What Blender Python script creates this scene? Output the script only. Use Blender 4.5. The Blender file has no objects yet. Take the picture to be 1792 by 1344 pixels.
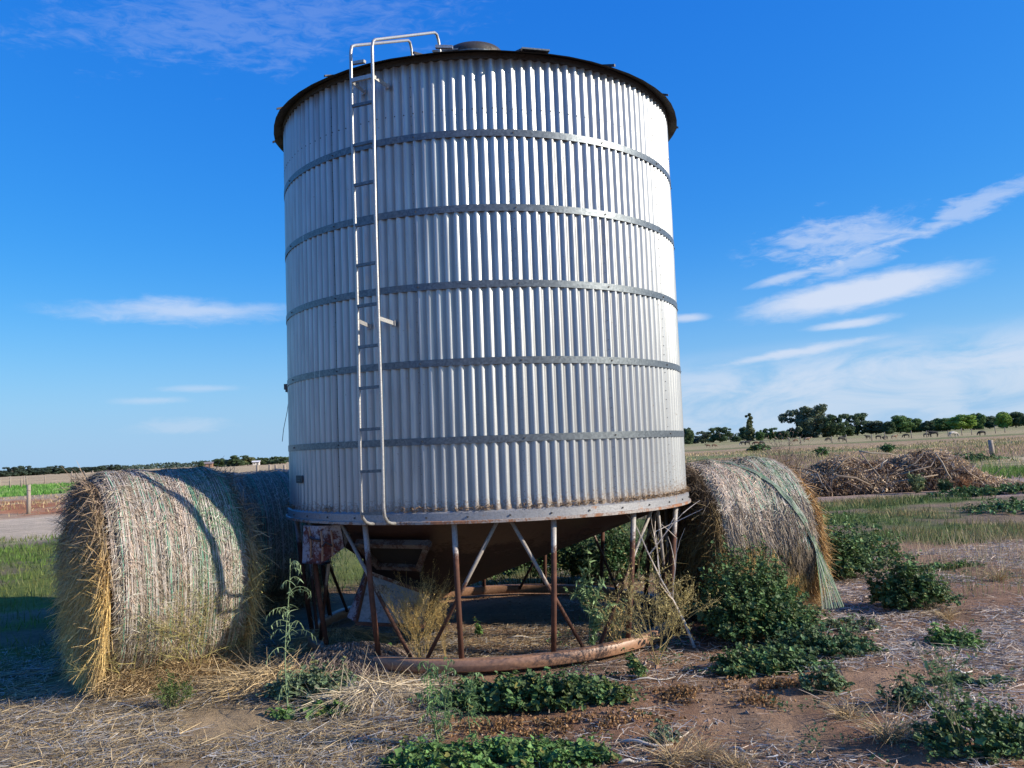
import bpy, bmesh, math, random
import numpy as np
from mathutils import Vector, Matrix
PI = math.pi; R_ = math.radians
rng = np.random.default_rng(7); random.seed(7)
S = bpy.context.scene
C = S.collection

# ------------------------------------------------------------------ camera
EYE = 1.61
PITCH, ROLL, FPX = .0766, -.0506, 1481.6
cam_d = bpy.data.cameras.new('camera'); cam = bpy.data.objects.new('camera', cam_d); C.objects.link(cam)
cF = Vector((0, math.cos(PITCH), math.sin(PITCH))); cU0 = Vector((0, -math.sin(PITCH), math.cos(PITCH))); cX = Vector((1, 0, 0))
cR = cX*math.cos(ROLL) + cU0*math.sin(ROLL); cU = -cX*math.sin(ROLL) + cU0*math.cos(ROLL)
M = Matrix(((cR.x, cU.x, -cF.x, 0), (cR.y, cU.y, -cF.y, 0), (cR.z, cU.z, -cF.z, EYE), (0, 0, 0, 1)))
cam.matrix_world = M
cam_d.sensor_width = 36; cam_d.lens = FPX/1792*36; cam_d.clip_start = .05; cam_d.clip_end = 20000
S.camera = cam

# ------------------------------------------------------------------ light
SUN_AZ, SUN_EL = 76, 25          # degrees to the right of straight back, and height
sdir = Vector((math.sin(R_(SUN_AZ))*math.cos(R_(SUN_EL)), -math.cos(R_(SUN_AZ))*math.cos(R_(SUN_EL)), math.sin(R_(SUN_EL))))
sl = bpy.data.lights.new('sun', 'SUN'); sl.energy = 4.1; sl.angle = R_(.53); sl.color = (1, .90, .76)
sun = bpy.data.objects.new('sun', sl); C.objects.link(sun)
sun.rotation_euler = sdir.to_track_quat('Z', 'Y').to_euler()
S.view_settings.view_transform = 'Standard'; S.view_settings.look = 'None'
S.view_settings.exposure = .75; S.view_settings.gamma = 1; S.view_settings.use_curve_mapping = False
S.cycles.max_bounces = 6; S.cycles.diffuse_bounces = 3; S.cycles.glossy_bounces = 3
S.cycles.use_denoising = True

W = bpy.data.worlds.new('World'); S.world = W; W.use_nodes = True
wt = W.node_tree; wn = wt.nodes; wl = wt.links; wn.clear()
def N(t, kind, **kw):
    n = t.nodes.new(kind)
    for k, v in kw.items():
        if k.startswith('i_'): n.inputs[k[2:]].default_value = v
        else: setattr(n, k, v)
    return n
def mth(t, op, a, b=None, c=None, clamp=False):
    n = t.nodes.new('ShaderNodeMath'); n.operation = op; n.use_clamp = clamp
    for i, v in enumerate((a, b, c)):
        if v is None: continue
        if isinstance(v, (int, float)): n.inputs[i].default_value = v
        else: t.links.new(v, n.inputs[i])
    return n.outputs[0]
def mixc(t, fac, a, b, mode='MIX'):
    n = t.nodes.new('ShaderNodeMix'); n.data_type = 'RGBA'; n.blend_type = mode
    for i, v in ((0, fac), (6, a), (7, b)):
        if isinstance(v, (int, float)): n.inputs[i].default_value = v
        elif isinstance(v, (tuple, list)): n.inputs[i].default_value = (*v[:3], 1)
        else: t.links.new(v, n.inputs[i])
    return n.outputs[2]
def smooth(t, x, lo, hi):
    n = t.nodes.new('ShaderNodeMapRange'); n.interpolation_type = 'SMOOTHSTEP'
    if isinstance(x, (int, float)): n.inputs[0].default_value = x
    else: t.links.new(x, n.inputs[0])
    n.inputs[1].default_value = lo; n.inputs[2].default_value = hi
    return n.outputs[0]
def noise(t, vec, scale, detail=4, rough=.55, dist=0):
    n = t.nodes.new('ShaderNodeTexNoise'); n.inputs['Scale'].default_value = scale; n.inputs['Detail'].default_value = detail
    n.inputs['Roughness'].default_value = rough; n.inputs['Distortion'].default_value = dist
    if vec is not None: t.links.new(vec, n.inputs['Vector'])
    return n.outputs[0]

sky = N(wt, 'ShaderNodeTexSky', sky_type='NISHITA', sun_disc=False, sun_elevation=R_(SUN_EL), altitude=0,
        air_density=1.0, dust_density=.6, ozone_density=3.0)
# lamp azimuth measured clockwise from +Y, as the sky texture wants it
sky.sun_rotation = math.atan2(sdir.x, sdir.y)
gam = N(wt, 'ShaderNodeGamma'); gam.inputs[1].default_value = 1.0
wl.new(sky.outputs[0], gam.inputs[0])
hsv = N(wt, 'ShaderNodeHueSaturation'); hsv.inputs['Saturation'].default_value = 1.30; hsv.inputs['Hue'].default_value = .5
wl.new(gam.outputs[0], hsv.inputs['Color'])
s3 = N(wt, 'ShaderNodeSeparateColor'); wl.new(hsv.outputs[0], s3.inputs[0])
c3 = N(wt, 'ShaderNodeCombineColor')            # deep saturated afternoon blue of the photograph
for k_, (a_, g_) in enumerate(((.53, 1.0), (1.51, .73), (4.72, .32))):
    wl.new(mth(wt, 'MULTIPLY', mth(wt, 'POWER', s3.outputs[k_], g_), a_), c3.inputs[k_])
skyc = c3.outputs[0]
tc = N(wt, 'ShaderNodeTexCoord')
sep = N(wt, 'ShaderNodeSeparateXYZ'); wl.new(tc.outputs['Generated'], sep.inputs[0])
az = mth(wt, 'ARCTAN2', sep.outputs[0], sep.outputs[1]); el = mth(wt, 'ARCSINE', sep.outputs[2])
# cloud plane coordinates: streaks drawn out sideways
cmb = N(wt, 'ShaderNodeCombineXYZ'); wl.new(az, cmb.inputs[0]); wl.new(mth(wt, 'MULTIPLY', el, 3.2), cmb.inputs[1])
rotm = N(wt, 'ShaderNodeVectorRotate', rotation_type='Z_AXIS'); rotm.inputs['Angle'].default_value = -.25; wl.new(cmb.outputs[0], rotm.inputs[0])
n_soft = noise(wt, rotm.outputs[0], 9, 8, .62, .6)
n_fine = noise(wt, rotm.outputs[0], 30, 9, .68, .9)
n_warp = noise(wt, cmb.outputs[0], 14, 5, .6)
n_warp2 = noise(wt, cmb.outputs[0], 5.3, 5, .6)
def blob(a0, e0, sa, se, rot, dens, wob=.5, fine=.35, edge=.9):
    da = mth(wt, 'SUBTRACT', az, a0); de = mth(wt, 'SUBTRACT', el, e0)
    c, s = math.cos(rot), math.sin(rot)
    u = mth(wt, 'DIVIDE', mth(wt, 'ADD', mth(wt, 'MULTIPLY', da, c), mth(wt, 'MULTIPLY', de, s)), sa)
    v = mth(wt, 'DIVIDE', mth(wt, 'SUBTRACT', mth(wt, 'MULTIPLY', de, c), mth(wt, 'MULTIPLY', da, s)), se)
    u = mth(wt, 'ADD', u, mth(wt, 'MULTIPLY', mth(wt, 'SUBTRACT', n_warp2, .5), wob*1.2))
    v = mth(wt, 'ADD', v, mth(wt, 'MULTIPLY', mth(wt, 'SUBTRACT', n_warp, .5), wob*2.6))
    d = mth(wt, 'SQRT', mth(wt, 'ADD', mth(wt, 'MULTIPLY', u, u), mth(wt, 'MULTIPLY', v, v)))
    m = smooth(wt, mth(wt, 'ADD', d, mth(wt, 'MULTIPLY', mth(wt, 'SUBTRACT', n_fine, .5), fine*3)), 1.0+edge*.12, 1.0-edge)
    return mth(wt, 'MULTIPLY', m, dens)
blobs = [blob(.395, .1512, .135, .020, .10, .86, .35, .12, .55), blob(.372, .212, .085, .026, .05, .50, 1.2, .5, .9),
         blob(.49, .219, .16, .011, .28, .46, 1.3, .5, .9), blob(.385, .180, .05, .012, .2, .4, 1.2, .5, .9),
         blob(.32, .176, .045, .006, .15, .55, .6, .3, .8),
         blob(-.3673, .1695, .15, .016, .0, .60, .6, .25, .95), blob(.3864, .119, .055, .0065, .05, .75, .5, .2, .8),
         blob(.33, .0925, .11, .0065, .10, .75, .7, .25, .8), blob(.2108, .141, .03, .006, 0, .7, .5, .1, .8),
         blob(-.3542, .0843, .05, .005, 0, .4, .6, .3, .9), blob(-.407, .0717, .05, .005, 0, .4, .6, .3, .9),
         blob(-.3727, .0438, .07, .009, 0, .4, .9, .4, .9), blob(-.30, .475, .24, .045, .1, .13, 1.3, .9, 1.0)]
low = mth(wt, 'MULTIPLY', smooth(wt, mth(wt, 'ADD', el, mth(wt, 'MULTIPLY', az, -.035)), .10, .045),
          mth(wt, 'MULTIPLY', smooth(wt, n_soft, .30, .62), smooth(wt, az, -.25, .30)))
blobs.append(mth(wt, 'MULTIPLY', low, .85))
hzn = mth(wt, 'MULTIPLY', mth(wt, 'POWER', smooth(wt, el, .34, -.03), 3.0), .97)
acc = None
for b in blobs:
    inv = mth(wt, 'SUBTRACT', 1, b, clamp=True)
    acc = inv if acc is None else mth(wt, 'MULTIPLY', acc, inv)
cmask = mth(wt, 'SUBTRACT', 1, acc, clamp=True)
ccol = mixc(wt, smooth(wt, el, .0, .12), (4.9, 6.1, 7.5), (6.3, 6.9, 8.2))
skyc = mixc(wt, hzn, skyc, (3.3, 5.2, 7.4))
fin = mixc(wt, cmask, skyc, ccol)
bg = N(wt, 'ShaderNodeBackground'); bg.inputs['Strength'].default_value = .068
wl.new(fin, bg.inputs[0]); out = N(wt, 'ShaderNodeOutputWorld'); wl.new(bg.outputs[0], out.inputs[0])

# ------------------------------------------------------------------ helpers
def raydir(px, py):
    d = cF + cR*((px-896)/FPX) + cU*((672-py)/FPX); return d/d.y
def G(px, py, z=0):                    # ground point seen at that place of the photo
    d = raydir(px, py); t = (z-EYE)/d.z; return Vector((d.x*t, d.y*t, z))
def gx(px, py, Y): d = raydir(px, py); return d.x*Y      # lateral position at distance Y

def tag(o, label=None, cat=None, group=None, kind=None):
    if label: o['label'] = label
    if cat: o['category'] = cat
    if group: o['group'] = group
    if kind: o['kind'] = kind
    return o
def empty(name, loc=(0, 0, 0), rz=0, label=None, cat=None, group=None):
    o = bpy.data.objects.new(name, None); C.objects.link(o); o.location = loc; o.rotation_euler = (0, 0, rz)
    o.empty_display_size = .2
    return tag(o, label, cat, group)
class MB:
    """collects geometry; build() links it as one mesh object"""
    def __init__(s): s.V = []; s.F3 = []; s.F4 = []; s.Cc = []; s.n = 0
    def add(s, V, F, col=(1, 1, 1)):
        V = np.asarray(V, float).reshape(-1, 3); F = np.asarray(F, np.int64)
        if F.ndim == 2 and F.shape[1] == 3: s.F3.append(F+s.n)
        elif F.ndim == 2: s.F4.append(F+s.n)
        col = np.asarray(col, float)
        if col.ndim == 1: col = np.tile(col, (len(V), 1))
        s.V.append(V); s.Cc.append(col); s.n += len(V)
    def box(s, c, size, rz=0, col=(1, 1, 1), Rm=None):
        h = np.array(size)/2
        V = np.array([[x, y, z] for x in (-1, 1) for y in (-1, 1) for z in (-1, 1)])*h
        if Rm is None: Rm = Matrix.Rotation(rz, 3, 'Z')
        V = V@np.array(Rm).T + np.array(c)
        s.add(V, [[0, 1, 3, 2], [4, 6, 7, 5], [0, 4, 5, 1], [2, 3, 7, 6], [0, 2, 6, 4], [1, 5, 7, 3]], col)
    def tube(s, pts, r, n=8, col=(1, 1, 1), cap=True):
        P = [Vector(p) for p in pts]; m = len(P)
        r = [r]*m if isinstance(r, (int, float)) else list(r)
        V = []; ref = None
        for i in range(m):
            t = (P[min(i+1, m-1)]-P[max(i-1, 0)])
            t = t.normalized() if t.length > 1e-9 else Vector((0, 0, 1))
            if ref is None: ref = t.orthogonal().normalized()
            a = (ref - t*ref.dot(t)); a = a.normalized() if a.length > 1e-6 else t.orthogonal().normalized()
            ref = a; b = t.cross(a)
            for k in range(n):
                q = 2*PI*k/n; V.append(P[i]+(a*math.cos(q)+b*math.sin(q))*r[i])
        F = [[i*n+k, i*n+(k+1) % n, (i+1)*n+(k+1) % n, (i+1)*n+k] for i in range(m-1) for k in range(n)]
        base = s.n
        s.add([tuple(v) for v in V], F, col)
        if cap and n > 2:
            V2 = [tuple(P[0]), tuple(P[-1])]; off = s.n
            s.V.append(np.array(V2)); s.Cc.append(np.tile(np.asarray(col if np.ndim(col) == 1 else col[0], float), (2, 1))); s.n += 2
            s.F3.append(np.array([[off, base+(k+1) % n, base+k] for k in range(n)] + [[off+1, base+(m-1)*n+k, base+(m-1)*n+(k+1) % n] for k in range(n)]))
    def strips(s, P0, D, L, Wd, up, col, bend=None, seg=1, taper=.35):
        """many ribbons at once: start P0, unit direction D, length L, width Wd, side from D x up"""
        P0 = np.asarray(P0); D = np.asarray(D); n = len(P0); L = np.asarray(L)[:, None]; Wd = np.asarray(Wd)[:, None]
        side = np.cross(D, up); side /= np.linalg.norm(side, axis=1)[:, None]+1e-9
        V = []
        for k in range(seg+1):
            t = k/seg; p = P0 + D*L*t
            if bend is not None: p = p + bend*(t*t)*L
            w = Wd*(1-(1-taper)*t)/2
            V += [p-side*w, p+side*w]
        V = np.stack(V, 1).reshape(-1, 3); k2 = 2*(seg+1); b = np.arange(n)*k2
        F = np.concatenate([np.stack([b+2*k, b+2*k+1, b+2*k+3, b+2*k+2], 1) for k in range(seg)])
        s.add(V, F, np.repeat(col, k2, 0) if np.ndim(col) == 2 else col)
    def leaves(s, P, Nrm, size, col, lobes=7, cup=.25, rot=None, stretch=1.0):
        """many lobed leaves: a fan of triangles round the middle, rim in and out"""
        P = np.asarray(P); n = len(P); Nrm = Nrm/(np.linalg.norm(Nrm, axis=1)[:, None]+1e-9)
        a = np.cross(Nrm, rng.normal(size=(n, 3))); a /= np.linalg.norm(a, axis=1)[:, None]+1e-9; b = np.cross(Nrm, a)
        size = np.asarray(size)[:, None]
        m = lobes; V = [P]
        for k in range(m):
            q = 2*PI*k/m; rr = (1.0 if k % 2 == 0 else .74)*(1 if k else .35)*rng.uniform(.85, 1.12, (n, 1))
            V.append(P+(a*math.cos(q)*stretch+b*math.sin(q))*size*rr+Nrm*size*cup*rng.uniform(.3, 1.4, (n, 1)))
        V = np.stack(V, 1).reshape(-1, 3); base = np.arange(n)*(m+1)
        F = np.concatenate([np.stack([base, base+1+k, base+1+(k+1) % m], 1) for k in range(m)])
        s.add(V, F, np.repeat(col, m+1, 0))
    def build(s, name, mat, parent=None, smooth=False, kind=None, label=None, loc=None):
        me = bpy.data.meshes.new(name)
        V = np.concatenate(s.V); me.vertices.add(len(V)); me.vertices.foreach_set('co', V.astype(np.float32).ravel())
        f3 = np.concatenate(s.F3) if s.F3 else np.zeros((0, 3), int); f4 = np.concatenate(s.F4) if s.F4 else np.zeros((0, 4), int)
        li = np.concatenate([f3.ravel(), f4.ravel()]).astype(np.int32)
        me.loops.add(len(li)); me.loops.foreach_set('vertex_index', li)
        st = np.concatenate([np.arange(len(f3))*3, len(f3)*3+np.arange(len(f4))*4]).astype(np.int32)
        me.polygons.add(len(st)); me.polygons.foreach_set('loop_start', st)
        me.update(calc_edges=True); me.validate()
        ca = me.color_attributes.new('col', 'FLOAT_COLOR', 'POINT')
        cc = np.concatenate(s.Cc); cc = np.concatenate([cc[:, :3], np.ones((len(cc), 1))], 1)
        ca.data.foreach_set('color', cc.astype(np.float32).ravel())
        me.polygons.foreach_set('use_smooth', np.full(len(me.polygons), bool(smooth)))
        me.materials.append(mat)
        o = bpy.data.objects.new(name, me); C.objects.link(o)
        if parent is not None: o.parent = parent
        if loc is not None: o.location = loc
        if kind: o['kind'] = kind
        if label: o['label'] = label
        return o
def share(o, name, parent, loc=(0, 0, 0), rot=(0, 0, 0), scale=(1, 1, 1)):
    c = o.copy(); C.objects.link(c); c.parent = parent; c.location = loc; c.rotation_euler = rot; c.scale = scale; return c
def copy_thing(o, loc, rz=0, sc=1, label=None):
    c = o.copy(); C.objects.link(c); c.location = loc; c.rotation_euler = (0, 0, rz)
    c.scale = (sc, sc, sc) if isinstance(sc, (int, float)) else sc
    if label: c['label'] = label
    for ch in list(o.children):
        d = ch.copy(); C.objects.link(d); d.parent = c
        for g in list(ch.children):
            e = g.copy(); C.objects.link(e); e.parent = d
    return c

def hash2(ix, iy, seed):
    h = (ix.astype(np.int64)*374761393 + iy.astype(np.int64)*668265263 + seed*1442695041) & 0xffffffff
    h = ((h ^ (h >> 13))*1274126177) & 0xffffffff
    return ((h ^ (h >> 16)) & 0xffff)/65535.
def vn(x, y, seed=0):
    x = np.asarray(x, float); y = np.asarray(y, float)
    ix = np.floor(x); iy = np.floor(y); fx = x-ix; fy = y-iy; fx = fx*fx*(3-2*fx); fy = fy*fy*(3-2*fy)
    a = hash2(ix, iy, seed); b = hash2(ix+1, iy, seed); c = hash2(ix, iy+1, seed); d = hash2(ix+1, iy+1, seed)
    return a*(1-fx)*(1-fy)+b*fx*(1-fy)+c*(1-fx)*fy+d*fx*fy
def fbm(x, y, seed=0, oct=4):
    t = 0; a = .5; tot = 0
    for k in range(oct):
        t = t+a*vn(np.asarray(x)*2**k, np.asarray(y)*2**k, seed+k*17); tot += a; a *= .55
    return t/tot
def ss(x, a, b):
    t = np.clip((np.asarray(x, float)-a)/(b-a), 0, 1); return t*t*(3-2*t)
def lerp(a, b, t):
    t = np.asarray(t)[..., None]; return np.asarray(a)*(1-t)+np.asarray(b)*t

# ------------------------------------------------------------------ materials
def mat(name):
    m = bpy.data.materials.new(name); m.use_nodes = True; t = m.node_tree
    return m, t, t.nodes['Principled BSDF']
def leafmat(name, rough=.6, var=.35, trans=.25, nscale=30, spec=.3):
    m, t, b = mat(name)
    a = N(t, 'ShaderNodeAttribute', attribute_name='col')
    g = N(t, 'ShaderNodeNewGeometry')
    n = noise(t, g.outputs['Position'], nscale, 3)
    k = mth(t, 'MULTIPLY_ADD', n, var*2*1.05, (1-var)*1.05)
    mul = N(t, 'ShaderNodeVectorMath', operation='SCALE'); t.links.new(a.outputs['Color'], mul.inputs[0]); t.links.new(k, mul.inputs['Scale'])
    t.links.new(mul.outputs[0], b.inputs['Base Color']); b.inputs['Roughness'].default_value = rough
    b.inputs['Specular IOR Level'].default_value = spec
    if trans:
        tr = N(t, 'ShaderNodeBsdfTranslucent'); t.links.new(mul.outputs[0], tr.inputs[0])
        mx = N(t, 'ShaderNodeMixShader'); mx.inputs[0].default_value = trans
        o = t.nodes['Material Output']; t.links.new(b.outputs[0], mx.inputs[1]); t.links.new(tr.outputs[0], mx.inputs[2]); t.links.new(mx.outputs[0], o.inputs[0])
    return m
M_leaf = leafmat('leaf', .55, .3, .22, 12)
M_straw = leafmat('straw', .6, .25, .12, 40)
M_grass = leafmat('grass_blade', .6, .3, .25, 4)
M_tree = leafmat('tree_leaf', .7, .3, .15, .6, .2)
M_wood = leafmat('dead_wood', .8, .4, 0, 25)

def rust_metal(name, clean, rust, h0, h1, nscale=9, clean_rough=.45, metal=.0, zaxis=True, patch=.5):
    """painted or bare metal with rust that gains towards h0 (object height)"""
    m, t, b = mat(name)
    g = N(t, 'ShaderNodeNewGeometry'); sp = N(t, 'ShaderNodeSeparateXYZ'); t.links.new(g.outputs['Position'], sp.inputs[0])
    n1 = noise(t, g.outputs['Position'], nscale, 6, .65); n2 = noise(t, g.outputs['Position'], nscale*7, 4, .6)
    hgt = mth(t, 'MULTIPLY', smooth(t, sp.outputs[2], h1, h0), 1.0)
    v = mth(t, 'ADD', mth(t, 'MULTIPLY', hgt, .75), mth(t, 'ADD', mth(t, 'MULTIPLY', n1, patch*1.2), mth(t, 'MULTIPLY', n2, patch*.5)))
    f = smooth(t, v, .52+patch*.25, .66+patch*.3)
    rc = mixc(t, n2, rust, tuple(c*.45 for c in rust)); rc = mixc(t, smooth(t, n1, .45, .75), rc, tuple(min(1, c*1.5) for c in rust))
    cc = mixc(t, smooth(t, n2, .35, .7), clean, tuple(c*.72 for c in clean))
    t.links.new(mixc(t, f, cc, rc), b.inputs['Base Color'])
    t.links.new(mth(t, 'MULTIPLY_ADD', f, .85-clean_rough, clean_rough), b.inputs['Roughness'])
    if metal: t.links.new(mth(t, 'MULTIPLY_ADD', f, -metal, metal), b.inputs['Metallic'])
    bp = N(t, 'ShaderNodeBump'); bp.inputs['Strength'].default_value = .35; bp.inputs['Distance'].default_value = .004
    t.links.new(n2, bp.inputs['Height']); t.links.new(bp.outputs[0], b.inputs['Normal'])
    return m
M_leg = rust_metal('leg_paint_and_rust', (.40, .37, .345), (.115, .045, .026), .50, 1.18)
M_brace = rust_metal('brace_paint_and_rust', (.33, .29, .25), (.11, .048, .03), .15, .9, patch=.6)
M_ring = rust_metal('rusty_base', (.36, .20, .12), (.32, .135, .065), -.5, -.1, 7)
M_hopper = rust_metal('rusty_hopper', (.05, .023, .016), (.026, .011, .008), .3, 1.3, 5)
M_box = rust_metal('flaking_painted_metal', (.36, .36, .40), (.14, .04, .03), -2, -1, 7, .5, patch=1.07)
M_plate = rust_metal('dull_painted_plate', (.27, .28, .29), (.12, .07, .045), -2, -1, 6, .6, patch=.85)
M_lip = rust_metal('flange_metal', (.30, .30, .305), (.24, .12, .06), -2, -1, 11, .5, .25, patch=.72)
M_roof = rust_metal('roof_metal', (.045, .042, .042), (.025, .02, .018), -2, -1, 8, .6, .0, patch=.9)

def wall_mat():
    m, t, b = mat('corrugated_galvanised_steel')
    tcn = N(t, 'ShaderNodeTexCoord'); g = N(t, 'ShaderNodeNewGeometry')
    sp = N(t, 'ShaderNodeSeparateXYZ'); t.links.new(g.outputs['Position'], sp.inputs[0])
    mp = N(t, 'ShaderNodeMapping'); mp.inputs['Scale'].default_value = (1, 1, .12); t.links.new(g.outputs['Position'], mp.inputs[0])
    streak = noise(t, mp.outputs[0], 16, 5, .6); big = noise(t, g.outputs['Position'], 1.6, 3); fine = noise(t, g.outputs['Position'], 60, 5, .65)
    c = mixc(t, smooth(t, streak, .35, .7), (.465, .48, .485), (.365, .38, .385))
    c = mixc(t, mth(t, 'MULTIPLY', smooth(t, big, .4, .7), .35), c, (.34, .35, .365))
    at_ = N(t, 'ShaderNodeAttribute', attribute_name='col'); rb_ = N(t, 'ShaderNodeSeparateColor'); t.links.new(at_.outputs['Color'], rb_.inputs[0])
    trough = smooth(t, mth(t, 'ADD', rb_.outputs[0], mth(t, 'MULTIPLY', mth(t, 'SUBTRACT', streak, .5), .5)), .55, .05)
    c = mixc(t, mth(t, 'MULTIPLY', trough, .62), c, (.20, .20, .205))      # shading between the ribs, put into the colour of the troughs
    run = None
    for zb in [3.980-.5723*k for k in range(5)]:                           # dull runs below every band
        dz = mth(t, 'SUBTRACT', zb, sp.outputs[2]); w_ = mth(t, 'MULTIPLY', smooth(t, dz, .0, .03), smooth(t, dz, .42, .03)); run = w_ if run is None else mth(t, 'MAXIMUM', run, w_)
    mp2 = N(t, 'ShaderNodeMapping'); mp2.inputs['Scale'].default_value = (1, 1, .03); t.links.new(g.outputs['Position'], mp2.inputs[0])
    rn = smooth(t, noise(t, mp2.outputs[0], 11, 5, .65), .52, .72)
    c = mixc(t, mth(t, 'MULTIPLY', mth(t, 'MULTIPLY', run, rn), .55), c, (.23, .21, .19))
    # dirt thrown up along the foot, darker and duller towards the eave
    foot = smooth(t, mth(t, 'ADD', sp.outputs[2], mth(t, 'MULTIPLY', fine, -.30)), 1.14, 1.02)
    splash = mth(t, 'MULTIPLY', smooth(t, fine, .56, .66), smooth(t, mth(t, 'SUBTRACT', sp.outputs[2], mth(t, 'MULTIPLY', sp.outputs[0], .16)), 1.40, 1.10))
    eave_tone = smooth(t, mth(t, 'ADD', sp.outputs[2], mth(t, 'MULTIPLY', streak, .22)), 4.56, 4.74)
    spots = mth(t, 'MULTIPLY', smooth(t, noise(t, g.outputs['Position'], 33, 2, .5), .735, .76), .55)
    d = mth(t, 'MAXIMUM', mth(t, 'MAXIMUM', foot, splash), spots)
    c = mixc(t, mth(t, 'MULTIPLY', d, .85), c, (.16, .10, .055)); c = mixc(t, mth(t, 'MULTIPLY', eave_tone, .9), c, (.06, .05, .05))
    t.links.new(c, b.inputs['Base Color'])
    t.links.new(mth(t, 'MULTIPLY_ADD', mth(t, 'MAXIMUM', d, eave_tone), -.6, .62), b.inputs['Metallic'])
    t.links.new(mth(t, 'MULTIPLY_ADD', streak, .16, .33), b.inputs['Roughness'])
    bp = N(t, 'ShaderNodeBump'); bp.inputs['Strength'].default_value = .12; bp.inputs['Distance'].default_value = .003
    t.links.new(mth(t, 'ADD', fine, mth(t, 'MULTIPLY', big, 4)), bp.inputs['Height']); t.links.new(bp.outputs[0], b.inputs['Normal'])
    return m
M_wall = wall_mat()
def galv(name, c0, c1, rough=.5, metal=.7, sc=70):
    m, t, b = mat(name); g = N(t, 'ShaderNodeNewGeometry')
    v = N(t, 'ShaderNodeTexVoronoi'); v.inputs['Scale'].default_value = sc; t.links.new(g.outputs['Position'], v.inputs['Vector'])
    n = noise(t, g.outputs['Position'], 3, 4)
    t.links.new(mixc(t, v.outputs['Color'], mixc(t, n, c0, tuple(x*.8 for x in c0)), c1), b.inputs['Base Color'])
    b.inputs['Roughness'].default_value = rough; b.inputs['Metallic'].default_value = metal; return m
M_band = galv('galvanised_band', (.10, .118, .135), (.18, .205, .225), .45, .65)
M_rail = rust_metal('ladder_steel', (.46, .455, .44), (.20, .13, .09), -2, -1, 14, .4, .5, patch=.60)
M_dark = galv('dark_screw', (.07, .065, .06), (.12, .11, .10), .6, .4, 20)

def ground_mat():
    m, t, b = mat('ground'); a = N(t, 'ShaderNodeAttribute', attribute_name='col'); g = N(t, 'ShaderNodeNewGeometry')
    n1 = noise(t, g.outputs['Position'], 2.2, 6, .6); n2 = noise(t, g.outputs['Position'], 22, 6, .7); n3 = noise(t, g.outputs['Position'], 110, 4, .7)
    mp = N(t, 'ShaderNodeMapping'); mp.inputs['Scale'].default_value = (.12, .5, 1); t.links.new(g.outputs['Position'], mp.inputs[0]); n0 = noise(t, mp.outputs[0], 1.0, 7, .65)
    k = mth(t, 'ADD', mth(t, 'MULTIPLY', n1, .5), mth(t, 'ADD', mth(t, 'MULTIPLY', n2, .55), mth(t, 'ADD', mth(t, 'MULTIPLY', n3, .45), mth(t, 'MULTIPLY', n0, .6))))
    k = mth(t, 'MAXIMUM', mth(t, 'MULTIPLY_ADD', k, 2.2, -1.30), .12)
    mul = N(t, 'ShaderNodeVectorMath', operation='SCALE'); t.links.new(a.outputs['Color'], mul.inputs[0]); t.links.new(k, mul.inputs['Scale'])
    v = N(t, 'ShaderNodeTexVoronoi'); v.inputs['Scale'].default_value = 34; t.links.new(g.outputs['Position'], v.inputs['Vector'])
    peb = smooth(t, v.outputs['Distance'], .22, .12); sepc = N(t, 'ShaderNodeSeparateColor'); t.links.new(v.outputs['Color'], sepc.inputs[0])
    peb = mth(t, 'MULTIPLY', peb, smooth(t, sepc.outputs[0], .72, .8))
    t.links.new(mixc(t, mth(t, 'MULTIPLY', peb, .55), mul.outputs[0], (.42, .30, .22)), b.inputs['Base Color'])
    b.inputs['Roughness'].default_value = .95; b.inputs['Specular IOR Level'].default_value = .15
    bp = N(t, 'ShaderNodeBump'); bp.inputs['Strength'].default_value = .9; bp.inputs['Distance'].default_value = .03
    t.links.new(mth(t, 'ADD', mth(t, 'ADD', n2, mth(t, 'MULTIPLY', n3, .5)), mth(t, 'MULTIPLY', peb, .3)), bp.inputs['Height']); t.links.new(bp.outputs[0], b.inputs['Normal'])
    return m
M_ground = ground_mat()

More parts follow.
